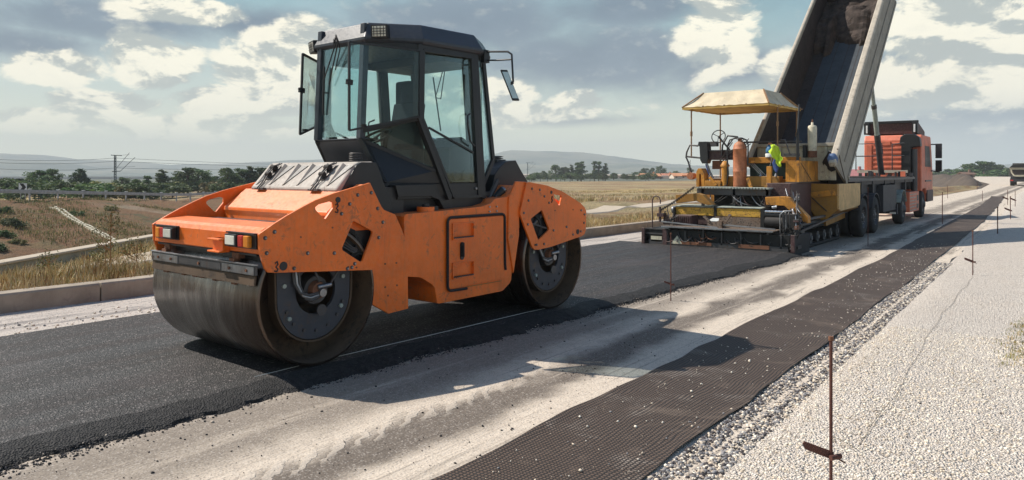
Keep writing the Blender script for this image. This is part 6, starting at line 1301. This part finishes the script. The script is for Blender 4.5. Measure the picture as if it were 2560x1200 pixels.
# gutter running down the bank: two rows of broken stone edging
def onland(px, py):
    d = 27.0
    while d < 120:
        x, y = W(d, (px-1280)/1837*d)
        if 1.65-(py-430)/1837*d < float(land_z(x, y)): break
        d += .1
    return Vector((x, y, float(land_z(x, y))))
A_, B_ = onland(126, 522), onland(292, 612); C_, D_ = onland(138, 520), onland(303, 612)
for k, (p0, p1) in enumerate(((A_, B_), (C_, D_))):
    mb = MB('cream'); n_ = int((p1-p0).length/.62)
    for i in range(n_):
        q0 = p0.lerp(p1, i/n_); q1 = p0.lerp(p1, (i+.72)/n_); q0.z = float(land_z(q0.x, q0.y))+.05; q1.z = float(land_z(q1.x, q1.y))+.05; mb.bar(q0, q1, .16, .22)
    tag(recentre(mb.build('drain_edging'), p0), '%s row of the broken pale stone edging running down the earth bank' % ('right' if k else 'left'), 'edging', 'stone edging down the bank')

# ============================================================ DRY GRASS AND WEEDS
def blades(name, centres, hs, per, mats, w, lab=None, spread=.06, wd=.006):
    N = len(centres)*per; c = np.repeat(np.array(centres), per, 0); h = np.repeat(np.array(hs), per)*(.5+.7*rng.random(N)); c[:, 0] += rng.normal(size=N)*spread; c[:, 1] += rng.normal(size=N)*spread
    a = rng.random(N)*2*pi; ln = rng.random(N)*.55*h; dx = np.cos(a)*ln; dy = np.sin(a)*ln; b_ = rng.random(N)*pi; wx = np.cos(b_)*wd*(1+h*2); wy = np.sin(b_)*wd*(1+h*2)
    V = np.empty((N, 5, 3)); V[:, 0] = c+np.stack([-wx, -wy, np.zeros(N)], 1); V[:, 1] = c+np.stack([wx, wy, np.zeros(N)], 1)
    V[:, 2] = c+np.stack([dx*.4+wx*.8, dy*.4+wy*.8, h*.6], 1); V[:, 3] = c+np.stack([dx*.4-wx*.8, dy*.4-wy*.8, h*.6], 1); V[:, 4] = c+np.stack([dx, dy, h], 1)
    me = bpy.data.meshes.new(name); b0 = np.arange(N)*5; q = np.stack([b0, b0+1, b0+2, b0+3], 1); t3 = np.stack([b0+3, b0+2, b0+4], 1)
    me.from_pydata(V.reshape(-1, 3).tolist(), [], q.tolist()+t3.tolist())
    for m_ in mats: me.materials.append(MATS[m_])
    mi = np.repeat(rng.choice(len(mats), len(centres), p=w), per); me.polygons.foreach_set('material_index', np.concatenate([mi, mi]).astype(np.int32)); me.update()
    o_ = bpy.data.objects.new(name, me); col0.objects.link(o_); o_['kind'] = 'stuff'; return o_
for nm, c in (('gr_straw', (.62, .46, .22)), ('gr_pale', (.66, .56, .36)), ('gr_rust', (.30, .16, .065)), ('gr_green', (.16, .18, .05)), ('gr_olive', (.30, .27, .10))): paint(nm, c, .9, var=.3, ns=2, bumpd=0)
cs = []; hs = []
for i in range(15000):
    y = 1.0+62*rng.random()**1.7; off = .32+4.6*rng.random()**1.3; x = float(kerbx(y))-off; cl_ = float(vnoise(x, y, .8, 21))
    if cl_ < .25: continue
    cs.append((x, y, float(land_z(x, y))-.02)); hs.append((.05+.22*cl_*(1 if off > .8 else .6))*(.8+.5*rng.random()))
blades('dry_grass', cs, hs, 9, ['gr_straw', 'gr_pale', 'gr_rust', 'gr_green', 'gr_olive'], [.34, .27, .22, .04, .13], None, spread=.09, wd=.0035)
cs = []; hs = []
for i in range(16000):
    d = 8+45*rng.random()**1.4; x, y = W(d, -9.9+11*rng.random()**1.2)
    if x > float(kerbx(y))-1.2: continue
    xl = float(np.interp(y, [p[1] for p in pL], [p[0] for p in pL])); xr = float(np.interp(y, [p[1] for p in pR], [p[0] for p in pR]))
    if xl < x < xr: continue
    cs.append((x, y, float(land_z(x, y))-.02)); hs.append(.06+.16*float(vnoise(x, y, .5, 31)))
    if float(vnoise(x, y, .3, 35)) < .30: cs.pop(); hs.pop()
blades('field_grass', cs, hs, 8, ['gr_straw', 'gr_pale', 'gr_rust', 'gr_green', 'gr_olive'], [.26, .18, .32, .05, .19], None, spread=.16, wd=.005)
cs = []; hs = []
for i in range(9000):
    y = 18+75*rng.random(); x = -20-rng.random()**1.4*45; 
    if x*RT[0]+y*RT[1] < -3: continue
    cs.append((x, y, float(land_z(x, y))-.02)); hs.append(.08+.22*float(vnoise(x, y, .2, 33)))
    if float(vnoise(x, y, .15, 36)) < .42: cs.pop(); hs.pop()
blades('field_grass', cs, hs, 7, ['gr_straw', 'gr_pale', 'gr_rust', 'gr_olive'], [.35, .2, .2, .25], None, spread=.25, wd=.010)
cs = []; hs = []
for i in range(5200):
    d = 26+55*rng.random(); r = -27-15*rng.random(); x, y = W(d, r)
    if float(vnoise(x, y, .18, 41)) < .56: continue
    cs.append((x, y, float(land_z(x, y))-.03)); hs.append(.10+.20*rng.random())
blades('bank_grass', cs, hs, 8, ['gr_straw', 'gr_olive', 'gr_green', 'gr_rust', 'gr_pale'], [.22, .42, .26, .06, .04], None, spread=.35, wd=.014)
# taller single weeds behind the kerb
def weed(x, y, h, lab, mt='gr_olive', leaf='leafdry'):
    z = float(land_z(x, y)); t_ = thing('weed_plant', lab, 'weed', (x, y, z), 0, 'tall weeds behind the kerb'); mb = MB('gr_rust'); rr = random.Random(int(x*100)); br = []
    mb.tube([(0, 0, -.05), (.01, .01, h*.5), (0, .02, h)], .008, 5)
    for k in range(22):
        zz = h*(.15+.8*rr.random()); a = rr.random()*6.28; l = .10+.14*rr.random()*(1.2-zz/h); e = (cos(a)*l, sin(a)*l, zz+l*.8); mb.tube([(0, 0, zz), (e[0]*.6, e[1]*.6, zz+l*.35), e], .004, 4); br.append(e)
    mb.build('stem', t_); mb = MB(leaf)
    for e in br+[(0, .02, h)]:
        for k in range(9):
            c = Vector(e)+Vector((rr.gauss(0, .035), rr.gauss(0, .035), rr.gauss(0, .04))); a = Vector((rr.gauss(0, 1), rr.gauss(0, 1), rr.gauss(0, 1))).normalized()*.022; b2 = a.cross(Vector((rr.gauss(0, 1), 1, rr.gauss(0, 1)))).normalized()*.010; mb.add([c-a, c+b2, c+a, c-b2], [(0, 1, 2, 3)])
    mb.build('leaves', t_, recalc=False)
p = W(11.0, (290-1280)/1837*11.0); weed(p[0]-.2, p[1], .95, 'tall dark thin weed standing behind the kerb left of the drum')
p = W(12.0, (262-1280)/1837*12.0); weed(p[0], p[1], .55, 'bushy olive weed just left of the tall dark weed')
p = W(11.5, (120-1280)/1837*11.5); weed(p[0], p[1], .40, 'low olive weed near the left end of the kerb')
p = W(12.5, (340-1280)/1837*12.5); weed(p[0], p[1], .50, 'straw-coloured weed close to the front drum')
cs = []; hs = []
for i in range(420):
    y = 7.6+2.8*rng.random(); x = -.45+.5*rng.random()**.7; cs.append((x, y, gravel_z(x, y))); hs.append(.01+.03*rng.random())
blades('verge_weeds', cs, hs, 7, ['gr_straw', 'gr_olive', 'gr_green'], [.25, .55, .2], None, spread=.03, wd=.0025)

# ============================================================ FAR BUILDINGS
def house(px, d, w_, dep, hw, hr, wall, roof, lab, rot=.3, zb=-1.3):
    x, y = W(d, (px-1280)/1837*d); t_ = thing('house', lab, 'house', (x, y, zb), YAW+rot, 'distant houses across the fields'); mb = MB(wall); mb.box(-w_/2, w_/2, -dep/2, dep/2, 0, hw); mb.prism([(-dep/2, hw), (dep/2, hw), (0, hw+hr)], -w_/2+.05, w_/2-.05, ax='x'); mb.build('wall', t_)
    mb = MB(roof)
    for s_ in (-1, 1): mb.poly([(-w_/2-.4, s_*(dep/2+.4), hw-.1), (w_/2+.4, s_*(dep/2+.4), hw-.1), (w_/2+.4, 0, hw+hr+.08), (-w_/2-.4, 0, hw+hr+.08)], .16)
    mb.box(w_*.2, w_*.2+.6, -.3, .3, hw+hr-.4, hw+hr+.9); mb.build('roof', t_)
    for i in range(max(2, int(w_/3))):
        xx = -w_/2+1.2+i*(w_-2.4)/max(1, int(w_/3)-1); mb = MB('blackflat'); mb.box(xx-.45, xx+.45, -dep/2-.04, -dep/2+.02, hw*.35, hw*.78); mb.build('window', t_)
house(2136, 190, 5.6, 5, 1.9, 1.5, 'housewall', 'pinkroof', 'small white house with a pinkish red roof left of the truck cab', .15, -1.2)
house(1624, 360, 9, 7, 1.2, 1.1, 'brownwall', 'rooforange', 'low orange-roofed house beyond the field, leftmost of three', .1, -1.5)
house(1668, 380, 6, 6, 1.2, 1.1, 'brownwall', 'roofred', 'low orange-roofed house beyond the field, middle of three', .1, -1.5)
house(1712, 350, 13, 7, 1.3, 1.2, 'housewall', 'rooforange', 'wide orange-roofed house behind the paver rail, rightmost of three', .1, -1.5)
house(2416, 230, 3.4, 3, 1.9, .5, 'brownwall', 'brownwall', 'small brown hut on the horizon right of the truck', .0, -.9)
